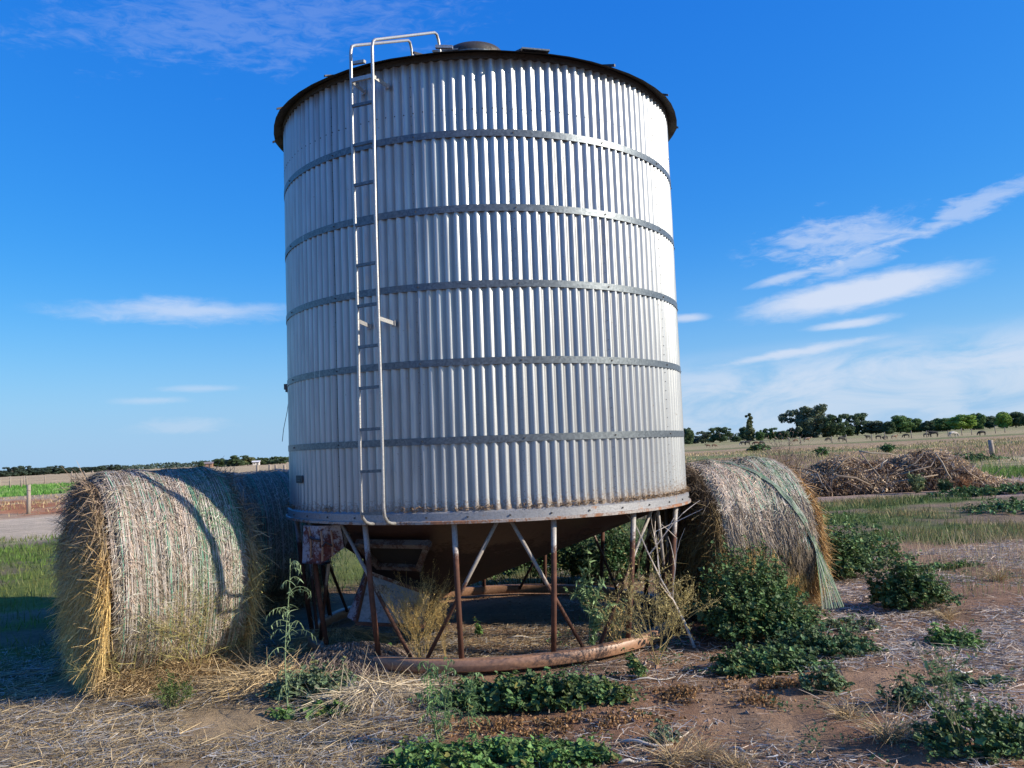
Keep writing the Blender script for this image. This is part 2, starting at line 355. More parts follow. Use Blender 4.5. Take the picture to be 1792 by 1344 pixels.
# ------------------------------------------------------------------ ground
SX, SY = -.2575, 7.979
SOIL = (.245, .138, .082); STRAWG = (.30, .225, .15); GRN = (.12, .15, .03); OLIVE = (.22, .20, .10); TAN = (.42, .33, .20)
def gz(x, y):
    d = np.hypot(x, y)
    near = 1-ss(d, 12, 60)
    z = (fbm(x*1.3, y*1.3, 3)-.5)*.07*near + (fbm(x*6, y*6, 9, 3)-.5)*.028*(1-ss(d, 8, 16))
    ins = 1-ss(np.hypot(x-SX, y-SY), 1.9, 2.7)
    z = z*(1-ins*.85)-.02*ins
    z = z + (fbm(x*.05, y*.05, 21)-.5)*.5*ss(d, 25, 90)*(1-ss(d, 400, 900)) * .5
    bump = np.exp(-(((y-40)/4.)**2))*ss(-x, 5, 12)*.22   # low dirt bank by the left track
    return z-.025*(1-ins) + bump
def gcol(x, y):
    d = np.hypot(x, y); n = fbm(x*.7, y*.7, 31); nb = fbm(x*.25, y*.25, 44); yw = y+(nb-.5)*6*ss(y, 8, 25)
    c = lerp(SOIL, STRAWG, ss(n, .42, .62)*.55)
    # straw litter round the bales on the left and over the right foreground
    left = ss(-x, .6, 1.6)*(1-ss(y, 7.6, 8.6)); c = lerp(c, (.38, .29, .17), left*.6)
    rgt = ss(x, 1.6, 2.6)*(1-ss(y, 11, 13)); c = lerp(c, (.27, .165, .105), rgt*.7)
    ins = 1-ss(np.hypot(x-SX, y-SY), 1.5, 1.8); c = lerp(c, (.27, .165, .105), ins*.9)
    # left side: lawn-green beside the bale, track, red bank, crop, straw field
    L = ss(-x, 2.0, 4.5); gm = np.maximum(L*ss(yw, 6.6, 8.5), ss(-x, 3.5, 3.9)*ss(y, 5.0, 5.6)); c = lerp(c, lerp((.16, .13, .08), GRN, ss(n, .3, .5)), gm)
    c = lerp(c, (.50, .40, .28), ss(-x, 3, 7)*ss(yw, 19.5, 22.5))
    c = lerp(c, lerp((.36, .15, .07), (.42, .28, .17), ss(n, .45, .62)), ss(-x, 1, 7)*ss(yw, 31, 34.5))
    c = lerp(c, (.40, .29, .19), ss(-x, 1, 7)*ss(yw, 50, 55))
    c = lerp(c, (.10, .22, .035), ss(-x, 1, 7)*ss(yw, 62, 66)*(1-ss(x, -38, -30)))
    c = lerp(c, (.46, .34, .19), ss(-x, 1, 7)*ss(yw, 104, 112))
    # right side
    Rr = ss(x, .5, 3); c = lerp(c, lerp((.20, .145, .095), (.08, .12, .03), ss(fbm(x*.45, y*.9, 51), .44, .62)), Rr*ss(yw, 11.6, 13.2))
    c = lerp(c, (.33, .24, .19), Rr*ss(yw, 19.6, 21))
    c = lerp(c, lerp((.42, .32, .20), (.17, .18, .07), ss(fbm(x*.12, y*.3, 61), .52, .66)), Rr*ss(yw, 26, 30))
    c = lerp(c, (.27, .165, .10), Rr*ss(yw, 42, 47)); c = lerp(c, (.17, .19, .07), Rr*ss(yw, 70, 73))
    c = lerp(c, (.36, .25, .14), Rr*ss(yw, 78, 84)); c = lerp(c, (.20, .20, .08), Rr*ss(yw, 118, 124)); c = lerp(c, (.36, .29, .15), Rr*ss(yw, 132, 140))
    c = lerp(c, (.30, .27, .12), Rr*ss(yw, 190, 240))
    mid = (1-L)*(1-Rr)*ss(y, 10, 12); c = lerp(c, GRN, mid*(1-ss(y, 40, 60)))
    st = fbm(x*.02, y*.16, 71)
    return c*(.8+.4*st)[..., None]
az_ = np.radians(np.concatenate([np.arange(-48, 48, .3), np.arange(48, 312, 3)]))
rad = [.4]
while rad[-1] < 4500: rad.append(rad[-1]*(1.011 if 3.2 < rad[-1] < 14 else 1.02 if rad[-1] < 400 else 1.08))
rad = np.array(rad)
A, Rd = np.meshgrid(az_, rad); GX = Rd*np.sin(A); GY = Rd*np.cos(A)
gv = np.stack([GX, GY, gz(GX, GY)], -1).reshape(-1, 3); na = len(az_); nr = len(rad)
ii, jj = np.meshgrid(np.arange(nr-1), np.arange(na), indexing='ij'); jn = (jj+1) % na
gf = np.stack([ii*na+jj, (ii+1)*na+jj, (ii+1)*na+jn, ii*na+jn], -1).reshape(-1, 4)[:, ::-1]
g = MB(); g.add(gv, gf, gcol(GX, GY).reshape(-1, 3)); g.V.append(np.array([[0, 0, 0.]])); g.Cc.append(np.array([SOIL])); g.n += 1
g.F3.append(np.stack([np.full(na, len(gv)), (np.arange(na)+1) % na, np.arange(na)], 1))
tag(g.build('ground', M_ground, smooth=True), kind='structure')
def GZ(x, y): return float(gz(np.array([x]), np.array([y]))[0])

# ------------------------------------------------------------------ silo
TX, TY, RS = .0131, .0009, 1.81
silo = empty('grain_silo', (SX, SY, 0), label='round corrugated steel grain silo on rusty pipe legs in the middle', cat='silo')
def sp_(th, z, R):          # silo surface point, local to the silo; th in degrees from the camera side, + to the right
    t = math.radians(th) if isinstance(th, (int, float)) else np.radians(th)
    dx, dy = R*np.sin(t), -R*np.cos(t); zc = z-EYE
    return np.stack(np.broadcast_arrays(dx+TX*zc, dy+TY*zc, z-TX*dx-TY*dy), -1)
def sheet_ring(th0, th1, zr, prof, n, col=(1, 1, 1)):
    """revolve a (R, z) profile over an arc; returns verts, faces"""
    th = np.linspace(th0, th1, n+1); m = len(prof)
    V = np.concatenate([sp_(th, np.full(n+1, z), np.full(n+1, r)) for r, z in prof])
    i, j = np.meshgrid(np.arange(m-1), np.arange(n), indexing='ij')
    F = np.stack([i*(n+1)+j, (i+1)*(n+1)+j, (i+1)*(n+1)+j+1, i*(n+1)+j+1], -1).reshape(-1, 4)
    return V, F
ZT, ZB = 4.60, 1.175
BANDS = [3.980-.5723*k for k in range(5)]
lvls = sorted(set([ZB, ZB+.02, ZB+.05, ZB+.1, ZT]+[b+d for b in BANDS for d in (-.14, 0, .14, .28)]))
for k in range(15):
    th0 = -14.6+24*k; per = 24/10
    nn = 10*8+3                                  # a little lap over the next sheet
    th = th0+np.arange(nn+1)*per/8
    V = []
    rs = np.random.default_rng(100+k)
    for z in lvls:
        flare = ss(np.array(z), ZB+.07, ZB)
        w = np.cos(2*PI*(th-th0)/per + PI)
        amp = .0108
        ridge = np.sign(w)*np.abs(w)**.85
        r = RS-.0115+amp*ridge*(1-.35*flare)+flare*.006
        r = r + (fbm(th*.12, np.full_like(th, z*1.4), 5)-.5)*.010 + (fbm(th*.9, np.full_like(th, z*5), 15)-.5)*.0028
        lap = np.clip((np.arange(nn+1)-80)/3, 0, 1); r = r+lap*.0018+ (.0016 if k % 2 else 0)
        V.append(sp_(th, np.full_like(th, z), r))
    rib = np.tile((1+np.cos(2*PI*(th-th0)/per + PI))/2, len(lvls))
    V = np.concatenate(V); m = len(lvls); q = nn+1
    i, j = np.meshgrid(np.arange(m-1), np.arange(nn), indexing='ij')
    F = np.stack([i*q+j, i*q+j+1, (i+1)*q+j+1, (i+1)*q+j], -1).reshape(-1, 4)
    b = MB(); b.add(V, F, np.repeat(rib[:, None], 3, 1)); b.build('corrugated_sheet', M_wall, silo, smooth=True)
for kb, zb in enumerate(BANDS):
    b = MB(); prof = [(RS-.001, zb-.026), (RS+.0032, zb-.026), (RS+.0035, zb+.026), (RS-.001, zb+.026)]
    V, F = sheet_ring(-180, 180, None, prof, 240); b.add(V, F[:, ::-1]); bo = b.build('steel_band', M_band, silo)
    b = MB()
    for th in range(-168, 180, 24):
        p = sp_(th+10.5, zb, RS+.003); q = sp_(th+10.5, zb, RS+.011); b.tube([p, q], .006, 6)
    b.build('band_bolts', M_dark, bo, kind='stuff')
# turnbuckle of the second lowest band, with its loose wire, on the left edge
b = MB(); b.tube([sp_(-84, 2.263, RS+.02), sp_(-79, 2.263, RS+.02)], .012, 6); b.box(sp_(-84, 2.25, RS+.022), (.03, .05, .07)); b.box(sp_(-79, 2.25, RS+.018), (.03, .03, .05))
bt = b.build('band_clamp', M_dark, silo)
b = MB(); p0 = np.array(sp_(-83, 2.23, RS+.02)); b.tube([p0+np.array(v) for v in ((0, 0, 0), (.012, 0, -.08), (-.005, -.01, -.2), (-.04, -.02, -.36), (-.055, -.02, -.47))], .003, 4)
b.build('loose_wire', M_dark, bt)
# row of rivets above the top band, more along the foot and some seams
b = MB()
for k in range(150):
    th = -14.6+1.2+2.4*k
    p = sp_(th, 4.165+.004*math.sin(k), RS-.004); q = sp_(th, 4.165+.004*math.sin(k), RS+.0015); b.tube([p, q], .006, 5)
for k in range(15):
    for z in np.arange(1.3, 4.5, .075):
        th = -14.6+24*k+.6; b.tube([sp_(th, z, RS-.014), sp_(th, z, RS-.006)], .0032, 4)
b.build('rivets', M_dark, silo, kind='stuff')
# foot flange: ledge with dirt, upright band, rolled lip
b = MB(); V, F = sheet_ring(-180, 180, None, [(RS-.06, 1.190), (RS-.01, 1.182), (RS+.016, 1.166), (RS+.020, 1.110)], 240); b.add(V, F)
fl = b.build('bottom_flange', M_lip, silo, smooth=False)
b = MB(); V, F = sheet_ring(-180, 180, None, [(RS+.0205, 1.112), (RS+.033, 1.108), (RS+.034, 1.090), (RS+.02, 1.087), (RS-.09, 1.087)], 240); b.add(V, F)
b.build('flange_lip', rust_metal('lip_rust', (.34, .30, .27), (.24, .11, .055), -2, -1, 9, patch=.98), fl)
b = MB()
for th in np.arange(-176, 180, 9.6):
    b.tube([sp_(float(th), 1.138, RS+.018), sp_(float(th), 1.138, RS+.027)], .007, 6)
b.build('flange_bolts', M_dark, fl, kind='stuff')
n = 2600; th = rng.uniform(-90, 90, n); wgt = fbm(th*.14, th*0, 77) + ss(th, -30, 60)*.12; th = th[wgt > .46]; n = len(th)
P = sp_(th, 1.180+rng.uniform(0, .03, n), RS-.012+rng.uniform(0, .03, n)); P[:, 2] += .004
D = rng.normal(size=(n, 3))*[1, 1, .45]; D /= np.linalg.norm(D, axis=1)[:, None]
b = MB(); b.strips(P, D, rng.uniform(.01, .035, n), rng.uniform(.003, .008, n), rng.normal(size=(n, 3)), np.array([[.20, .13, .07]])*rng.uniform(.5, 1.7, (n, 1)))
b.build('lodged_chaff', M_straw, fl, kind='stuff')
# maker's plate
b = MB(); c = np.array(sp_(-57.2, 1.43, RS+.006)); Rm = Matrix.Rotation(R_(-57.2), 3, 'Z'); b.box(c, (.145, .006, .062), Rm=Rm)
np_ = b.build('name_plate', M_dark, silo)
b = MB()
for dz in (.018, .004, -.010):
    b.box(c+np.array(Rm@Vector((-.01, -.0045, dz))), (.10-.02*abs(dz)*30, .001, .005), Rm=Rm)
b.build('plate_embossing', M_band, np_, kind='stuff')

# roof: sixteen pressed sheets with upturned seams, hatch on top
roof_z0, roof_r0, apex_z = 4.572, 1.905, 5.26
NP = 15
for k in range(NP):
    a0 = -14.6+24*k+3; a1 = a0+24
    b = MB(); rr = random.Random(k)
    top = apex_z; r1 = .26; z1 = apex_z-.06
    def rp(a, r, dz=0):
        z = roof_z0+(z1-roof_z0)*(roof_r0-r)/(roof_r0-r1)+dz; return sp_(a, z, r)
    nseg = 4; rows = [roof_r0, 1.82, 1.2, .7, r1]; V = []
    for r in rows:
        for j in range(nseg+1):
            a = a0+(a1-a0)*j/nseg
            sag = 1-.006*math.sin(PI*j/nseg)
            V.append(rp(a, r*sag, .006*math.sin(PI*j/nseg)*(1 if r > 1.5 else 0)))
    F = [[i*(nseg+1)+j, i*(nseg+1)+j+1, (i+1)*(nseg+1)+j+1, (i+1)*(nseg+1)+j] for i in range(4) for j in range(nseg)]
    V = np.array(V); Vb = V-[0, 0, .0012]; b.add(V, F); b.add(Vb, np.array(F)[:, ::-1])
    o = b.build('roof_sheet', M_roof, silo)
    b = MB(); h = .014+.008*rr.random(); out = .012+.02*rr.random()   # standing seam, its end sticks out past the eave
    P0 = rp(a0, roof_r0+out, .004); P1 = rp(a0, r1, .002)
    t = np.array([math.cos(R_(a0)), math.sin(R_(a0)), 0])*.006
    V = [P0-t, P0+t, P0+t+[0, 0, h], P0-t+[0, 0, h], P1-t, P1+t, P1+t+[0, 0, h*.7], P1-t+[0, 0, h*.7]]
    b.add(V, [[0, 1, 2, 3], [4, 7, 6, 5], [0, 4, 5, 1], [1, 5, 6, 2], [2, 6, 7, 3], [3, 7, 4, 0]]); b.build('standing_seam', M_roof, o)
# eave ring under the roof and dark gap
b = MB(); V, F = sheet_ring(-180, 180, None, [(RS-.03, 4.60), (RS+.004, 4.60), (RS+.006, 4.555), (RS-.03, 4.555)], 180); b.add(V, F[:, ::-1]); b.build('eave_ring', M_roof, silo)
b = MB(); V, F = sheet_ring(-180, 180, None, [(.27, apex_z-.10), (.27, apex_z+.12), (.255, apex_z+.12)], 40); b.add(V, F[:, ::-1]); hn = b.build('hatch_neck', M_roof, silo)
b = MB(); V, F = sheet_ring(-180, 180, None, [(.30, apex_z+.10), (.31, apex_z+.14), (.27, apex_z+.20), (.18, apex_z+.24), (.06, apex_z+.255), (.002, apex_z+.257)], 36); b.add(V, F[:, ::-1]); b.build('hatch_lid', M_roof, hn, smooth=True)
b = MB(); V, F = sheet_ring(-180, 180, None, [(.302, apex_z+.10), (.305, apex_z+.125)], 36); b.add(V, F)
b.tube([sp_(-60, apex_z+.05, .3), sp_(-35, apex_z+.0, .62), sp_(-15, apex_z+.02, .5)], .012, 6); b.build('hatch_band', M_band, hn)
for a_, w_ in ((16, .22),):
    b = MB(); b.box(sp_(a_, 4.600, 1.88), (w_, .05, .012), rz=R_(a_)); b.build('eave_clip', M_band, silo)
# folded bright clips that catch the light on the eave
for a_ in (-5, -27):
    b = MB(); b.box(sp_(a_, 4.63, 1.86), (.13, .03, .022), Rm=Matrix.Rotation(R_(a_), 3, 'Z')@Matrix.Rotation(.12, 3, 'Y')); b.build('eave_clip', M_rail, silo)

# ladder (bolted to the silo, so part of it)
LA = -23.5; le = np.array([math.cos(R_(LA)), math.sin(R_(LA)), 0]); lo = np.array([math.sin(R_(LA)), -math.cos(R_(LA)), 0])
lad = empty('ladder'); lad.parent = silo
def lp(z, side, off=.17): off = off+.006*math.sin(z*2.1+side)*(off > .15); return np.array(sp_(LA, z, RS+off))+le*side*.0925
for s in (-1, 1):
    pts = []
    pts += [lp(1.10, s, .035)+le*.012, lp(1.105, s, .075), lp(1.12, s, .12), lp(1.16, s, .158), lp(1.22, s, .17)]
    pts += [lp(z, s) for z in np.arange(1.4, 4.65, .25)]
    pts += [lp(4.66, s, .168), lp(4.705, s, .155), lp(4.73, s, .12)]
    # handrail over the eave: runs up the slope of the roof, then down to it
    e0 = lp(4.73, s, .12); inw = np.array([.42, .90, 0]) if s > 0 else np.array([.30, .95, 0]); inw /= np.linalg.norm(inw)
    Lh = .92 if s > 0 else 1.02
    pts += [e0+inw*Lh*t+np.array([0, 0, .50*Lh*t]) for t in (.15, .5, .85, 1.0)]
    e1 = e0+inw*Lh+np.array([0, 0, .50*Lh])
    pts += [e1+inw*.04+np.array([0, 0, .0]), e1+inw*.065+np.array([0, 0, -.04]), e1+inw*.085+np.array([0, 0, -.13]), e1+inw*.09+np.array([0, 0, -.20])]
    b = MB(); b.tube(pts, .0125, 8); b.build('ladder_rail', M_rail, lad, smooth=True)
    for z, nm in ((4.43, 'b'), (2.60, 'b')):
        a = lp(z, s, .165); w = np.array(sp_(LA, z-.02, RS+.004))+le*(s*.105+.012); d = Vector(w-a)
        b = MB(); Rm = d.to_track_quat('X', 'Z').to_matrix(); b.box((a+w)/2, (d.length, .006, .03), Rm=Rm)
        b.box(w, (.03, .012, .04), rz=R_(LA)); b.build('wall_bracket', M_rail, lad)
for z in [1.185+.3045*k for k in range(11)]:
    if z > 4.5: continue
    b = MB(); a = lp(z, -1); c = lp(z, 1); d = Vector(c-a); b.box((a+c)/2, (d.length-.01, .022, .022), Rm=d.to_track_quat('X', 'Z').to_matrix()); b.build('rung', M_band, lad)
b = MB(); a = lp(4.43, -1); c = lp(4.43, 1); d = Vector(c-a); b.box((a+c)/2, (d.length-.01, .02, .03), Rm=d.to_track_quat('X', 'Z').to_matrix()); b.build('rung', M_rail, lad)

# legs, braces and base ring
LEG_T, LEG_B = 1.76, 1.635
leg_th = [-6.8+24.0*k for k in range(15)]
for th in leg_th:
    b = MB(); b.tube([sp_(th, .055, LEG_B), sp_(th, .5, (LEG_B+LEG_T)/2), sp_(th, 1.088, LEG_T)], .021, 12); b.build('leg', M_leg, silo, smooth=True)
for k, th in enumerate(leg_th):
    tA, tB = (th-12, th+12)
    if (k if k < 8 else k-15) % 2 == 0: top, bot = tB, tA
    else: top, bot = tA, tB
    if k == 0: top, bot = tB-1.7, tA+1.8
    else:
        top += -1.7 if top > th else 1.7; bot += -2 if bot > th else 2
    b = MB(); b.tube([sp_(bot, .06, LEG_B-.03), sp_(top, 1.088, LEG_T-.045)], .0145, 10); b.build('brace', M_brace, silo, smooth=True)
b = MB(); prof = []
for q in range(13):
    a = 2*PI*q/12; cx_, cz_ = math.cos(a), math.sin(a); prof.append((LEG_B+.025+.045*np.sign(cx_)*abs(cx_)**.35, .042+.046*np.sign(cz_)*abs(cz_)**.35))
V, F = sheet_ring(-180, 180, None, prof, 160); V[:, 2] += (fbm(V[:, 0]*2, V[:, 1]*2, 8)-.5)*.008 + TX*V[:, 0]*.9 + .012; b.add(V, F); rg = b.build('base_ring', M_ring, silo, smooth=True)
for a in (77, 81):
    b = MB(); b.box(sp_(a, .09, LEG_B+.055), (.012, .07, .15), rz=R_(a)); b.box(sp_(a, .09, LEG_B+.03), (.05, .012, .13), rz=R_(a)); b.build('joint_plate', M_ring, rg)
# hopper cone, drawn to an outlet that sits forward and left of the middle
apex = np.array([-.50, -.36, .34]); b = MB(); nn = 72; ths = np.linspace(-180, 180, nn+1); V = []
for t in np.linspace(0, 1, 9):
    ring = sp_(ths, np.full(nn+1, 1.10), np.full(nn+1, RS-.05)); c = ring*(1-t)+apex*t
    # small outlet ring
    c2 = apex+np.stack([.20*np.sin(np.radians(ths)), -.20*np.cos(np.radians(ths)), ths*0+.06], -1); V.append(ring*(1-t)+c2*t)
V = np.concatenate(V); i, j = np.meshgrid(np.arange(8), np.arange(nn), indexing='ij')
F = np.stack([i*(nn+1)+j, (i+1)*(nn+1)+j, (i+1)*(nn+1)+j+1, i*(nn+1)+j+1], -1).reshape(-1, 4)
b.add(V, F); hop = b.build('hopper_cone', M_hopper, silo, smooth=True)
# inspection opening in the cone: a frame round a black sheet standing in for the shade inside
def on_cone(th, t, out=0):
    ring = np.array(sp_(th, 1.10, RS-.05)); c2 = apex+np.array([.2*math.sin(R_(th)), -.2*math.cos(R_(th)), .06]); p = ring*(1-t)+c2*t
    nrm = np.array([math.sin(R_(th)), -math.cos(R_(th)), -1.6]); nrm /= np.linalg.norm(nrm); return p+nrm*out
cs = [on_cone(-36, .16, .075), on_cone(-13, .16, .075), on_cone(-17, .46, .075), on_cone(-38, .46, .075)]
b = MB()
for q in range(4):
    p0, p1 = cs[q], cs[(q+1) % 4]; d = Vector(p1-p0); nrm = Vector((-.4, -.75, -.8)).normalized()
    z = nrm; x = d.normalized(); y = z.cross(x).normalized(); z = x.cross(y); Rm = Matrix((x, y, z)).transposed()
    b.box((p0+p1)/2, (d.length+.04, .045, .05), Rm=Rm)
b.build('opening_frame', rust_metal('frame_rust', (.13, .105, .09), (.06, .03, .02), -2, -1, 12, patch=1.0), hop)
b = MB(); b.add([c+np.array([.004, .008, .010]) for c in cs], [[0, 3, 2, 1]]); b.build('opening_shade', galv('black_shade', (.008, .007, .006), (.012, .01, .01), .9, 0), hop)
# outlet chute: a slanting box with a pale slide plate on its front
Pl = np.array([[-1.265, 7.10, .66], [-.754, 7.20, .43], [-.815, 7.02, .215], [-1.345, 6.95, .28]])-[SX, SY, 0]
Bk = Pl+np.array([.06, .34, .04]); b = MB()
b.add(np.concatenate([Pl, Bk]), [[0, 1, 5, 4], [1, 2, 6, 5], [2, 3, 7, 6], [3, 0, 4, 7], [4, 5, 6, 7]]); 
b.add(np.array([Bk[0], Bk[1], Bk[1]+[.12, .25, .32], Bk[0]+[.0, .25, .30], Pl[0], Pl[1], Pl[1]+[.12, .3, .35], Pl[0]+[.05, .3, .35]]), [[0, 1, 2, 3], [4, 7, 6, 5], [0, 3, 7, 4], [1, 5, 6, 2]])
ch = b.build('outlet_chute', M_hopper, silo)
dN = np.array([0, -.012, 0]); b = MB(); Pq = Pl+dN; Pq2 = Pl+dN*2; b.add(np.concatenate([Pq, Pq2]), [[4, 7, 6, 5], [0, 1, 5, 4], [1, 2, 6, 5], [2, 3, 7, 6], [3, 0, 4, 7], [0, 3, 2, 1]]); pl = b.build('slide_plate', M_plate, ch)
b = MB()
for q in range(4):
    p0, p1 = Pq2[q]+dN, Pq2[(q+1) % 4]+dN; d = Vector(p1-p0); b.box((p0+p1)/2, (d.length, .012, .028), Rm=d.to_track_quat('X', 'Z').to_matrix())
b.build('plate_edge', M_brace, pl)
b = MB(); s0, s1 = Pl[0], Pl[3]; b.add([s0+dN, s1+dN, s1+np.array([-.10, .10, .03]), s0+np.array([-.06, .12, -.03])], [[0, 1, 2, 3]]); b.build('side_plate', M_box, ch)
# flaking red and white sheet metal box fixed to the rim on the left
bx = empty('auger_box'); bx.parent = silo
o0 = np.array([SX, SY, 0]); rb = [np.array(v)-o0 for v in ((-1.715, 6.80, 1.088), (-1.57, 6.66, 1.088), (-1.40, 6.70, 1.085), (-1.345, 6.80, 1.03), (-1.39, 6.76, .90), (-1.56, 6.68, .79), (-1.74, 6.82, .79))]
b = MB(); V = rb[:2]+[rb[5], rb[6]]; b.add(V, [[0, 3, 2, 1]]); b.add([v+np.array([.006, .012, 0]) for v in V], [[0, 1, 2, 3]]); b.build('side_sheet', M_box, bx)
b = MB(); V = [rb[1], rb[2], rb[4], rb[5]]; b.add(V, [[0, 3, 2, 1]]); b.add([v+np.array([0, .012, 0]) for v in V], [[0, 1, 2, 3]]); b.build('front_sheet', M_box, bx)
b = MB(); V = [rb[2], rb[3], rb[4]]; b.add([v+np.array([.01, -.004, 0]) for v in V], [[0, 2, 1]]); b.add([v+np.array([.01, .01, 0]) for v in V], [[0, 1, 2]]); b.build('corner_flap', M_plate, bx)
b = MB(); V = [rb[6]+[0, -.02, 0], rb[5]+[.03, -.03, 0], rb[5]+[.05, .25, -.02], rb[6]+[.02, .25, -.02]]; b.add(V, [[0, 1, 2, 3]]); b.add([v+np.array([0, 0, .01]) for v in V], [[0, 3, 2, 1]]); b.build('bottom_sheet', M_box, bx)
for x, z0, z1 in ((-1.655, 1.08, .84), (-1.545, 1.05, .82), (-1.47, 1.05, .85)):
    b = MB(); y = 6.74 if x < -1.6 else 6.655 if x < -1.5 else 6.675
    b.tube([np.array((x, y, z0))-o0, np.array((x+.012, y-.012, (z0+z1)/2))-o0, np.array((x+.006, y-.004, z1))-o0], .009, 6); b.build('rod', M_ring, bx)
b = MB(); b.tube([np.array((-1.64, 6.70, 1.0))-o0, np.array((-1.60, 6.66, .985))-o0, np.array((-1.55, 6.65, .975))-o0], .012, 6); b.tube([np.array((-1.535, 6.64, .93))-o0, np.array((-1.51, 6.645, .96))-o0, np.array((-1.46, 6.655, .93))-o0], .01, 6); b.build('latch', M_hopper, bx)

# ------------------------------------------------------------------ hay bales
def bale(name, label, A, B, r, hz, seed, nstr=60, torn=False, nblade=26000, far=False):
    """round bale lying with its axis from A to B (ground plan); net wrap round the barrel, straw bulging from the ends"""
    rs = np.random.default_rng(seed); A = np.array(A, float); B = np.array(B, float); L = np.linalg.norm(B-A); ax = (B-A)/L; nn = np.array([ax[1], -ax[0]])
    if nn[1] > 0: nn = -nn
    mid = (A+B)/2; root = empty(name, (mid[0], mid[1], 0), label=label, cat='hay bale')
    ax3 = np.array([ax[0], ax[1], 0]); n3 = np.array([nn[0], nn[1], 0]); up = np.array([0, 0, 1.])
    def surf(v, phi, out=0):       # v along the axis -.5...5, phi 0 = towards the camera, 90 = top
        v = np.asarray(v, float); phi = np.asarray(phi, float)
        w = (fbm(v*5+seed, phi*2.2, seed)-.5)*.07+(fbm(v*14+seed, phi*6, seed+3)-.5)*.03
        sag = np.clip(-np.sin(phi), 0, 1); rr = r*(1+.05*sag)+w+out - .035*np.exp(-((.5-np.abs(v))/.05)**2)
        zc = hz/2; z = zc+(hz/2/r)*rr*np.sin(phi); zz = np.maximum(z, .02+.0*z)
        hor = rr*np.cos(phi)*(1+.10*np.clip((.5-zz/hz)*2, 0, 1))
        return ax3*(v*L)[..., None]+n3*hor[..., None]+up*zz[..., None]
    # body
    v = np.linspace(-.5, .5, 15); ph = np.linspace(0, 2*PI, 61); Vv, Pp = np.meshgrid(v, ph, indexing='ij')
    P = surf(Vv, Pp, -.02).reshape(-1, 3); i, j = np.meshgrid(np.arange(14), np.arange(60), indexing='ij')
    F = np.stack([i*61+j, (i+1)*61+j, (i+1)*61+j+1, i*61+j+1], -1).reshape(-1, 4)
    b = MB(); b.add(P, F, (.20, .165, .12))
    for e in (-1, 1):                                # bulging ends
        prev = surf(np.full(61, e*.5), ph, -.02); rings = [prev]
        c = np.array([0, 0, hz/2])+ax3*e*(L/2)
        for t, bl in ((.9, .03), (.65, .06), (.35, .075), (.02, .08)):
            rings.append(c+(prev-c)*t+ax3*e*bl)
        Q = np.concatenate(rings); i, j = np.meshgrid(np.arange(4), np.arange(60), indexing='ij')
        F = np.stack([i*61+j, (i+1)*61+j, (i+1)*61+j+1, i*61+j+1], -1).reshape(-1, 4); b.add(Q, F if e < 0 else F[:, ::-1], (.22, .165, .10))
    b.build('hay_core', M_straw, root, smooth=True)
    # matted straw under the net
    n = nblade; v = rs.uniform(-.5, .5, n); phi = rs.uniform(-1.35, 2.6, n)
    P = surf(v, phi, rs.uniform(-.012, .008, n)); P2 = surf(v+rs.normal(0, .012, n), phi+.02, 0)
    T = surf(v, phi+.03)-surf(v, phi-.03); T /= np.linalg.norm(T, axis=1)[:, None]; T *= -1
    ang = rs.normal(0, .75, n); D = T*np.cos(ang)[:, None]+ax3*np.sin(ang)[:, None]; out = np.cross(T, ax3); out *= np.sign((out*(P-[0, 0, hz/2])).sum(1))[:, None]
    D += out*rs.uniform(-.10, .09, n)[:, None]
    z = P[:, 2]/hz; ns = fbm(v*3+seed*1.3, phi*.9, seed+9); n2 = fbm(v*22, phi*2, seed+5)
    grey = np.array([.34, .275, .205]); pink = np.array([.44, .335, .255]); green = np.array([.10, .27, .13]); pale = np.array([.50, .50, .42]); gold = np.array([.46, .31, .11]); dark = np.array([.12, .09, .06])
    col = lerp(grey, pink, ss(n2, .35, .65))*(1.5 if torn else 1.0)
    # weathered bands along the barrel: greener net towards the right end and in stripes
    gs = np.clip(ss(np.sin(v*23+seed)+.6*np.sin(v*51), .7, 1.5)*.45+ss(v, .10, .26)*ss(ns, .36, .54)*1.0, 0, .92)
    gs = np.maximum(gs, .95*np.exp(-((v-.26)/.10)**2-((phi-.30)/.38)**2)*ss(fbm(v*9, phi*3, seed+2), .25, .5)); gs = np.maximum(gs, .7*np.exp(-((v-.12)/.05)**2-((phi-.0)/.4)**2))
    col = lerp(col, green, gs*.8*(rs.random(n) < .8)); col = lerp(col, pale, (rs.random(n) < .22)*.7)
    if torn:
        edge = .06+(fbm(v*6, v*0, 5)-.5)*.7
        below = ss(edge-phi, 0, .12); gp = ss(fbm(v*5+3, phi*1.5, 12), .36, .50)
        col = lerp(col, lerp(dark*1.2, gold, gp), below)
        D = lerp(D, D*.5+np.array([0, 0, -1.0])+out*.25, below)
    else:
        col = lerp(col, [.42, .32, .17], ss(-phi, .1, 1.0)*.5)
    col = col*rs.uniform(.35, 1.5, (n, 1))*(.62+.7*vn(v*70+seed, phi*1.3, 4))[:, None]; D /= np.linalg.norm(D, axis=1)[:, None]
    b = MB(); b.strips(P, D, rs.uniform(.02, .075, n), rs.uniform(.003, .0065, n), out+rs.normal(0, .35, (n, 3)), col)
    b.build('matted_straw', M_straw, root, kind='stuff')
    # net strings
    b = MB(); vs = np.sort(rs.uniform(-.49, .49, nstr)); vs = vs*.6+.4*np.linspace(-.49, .49, nstr)
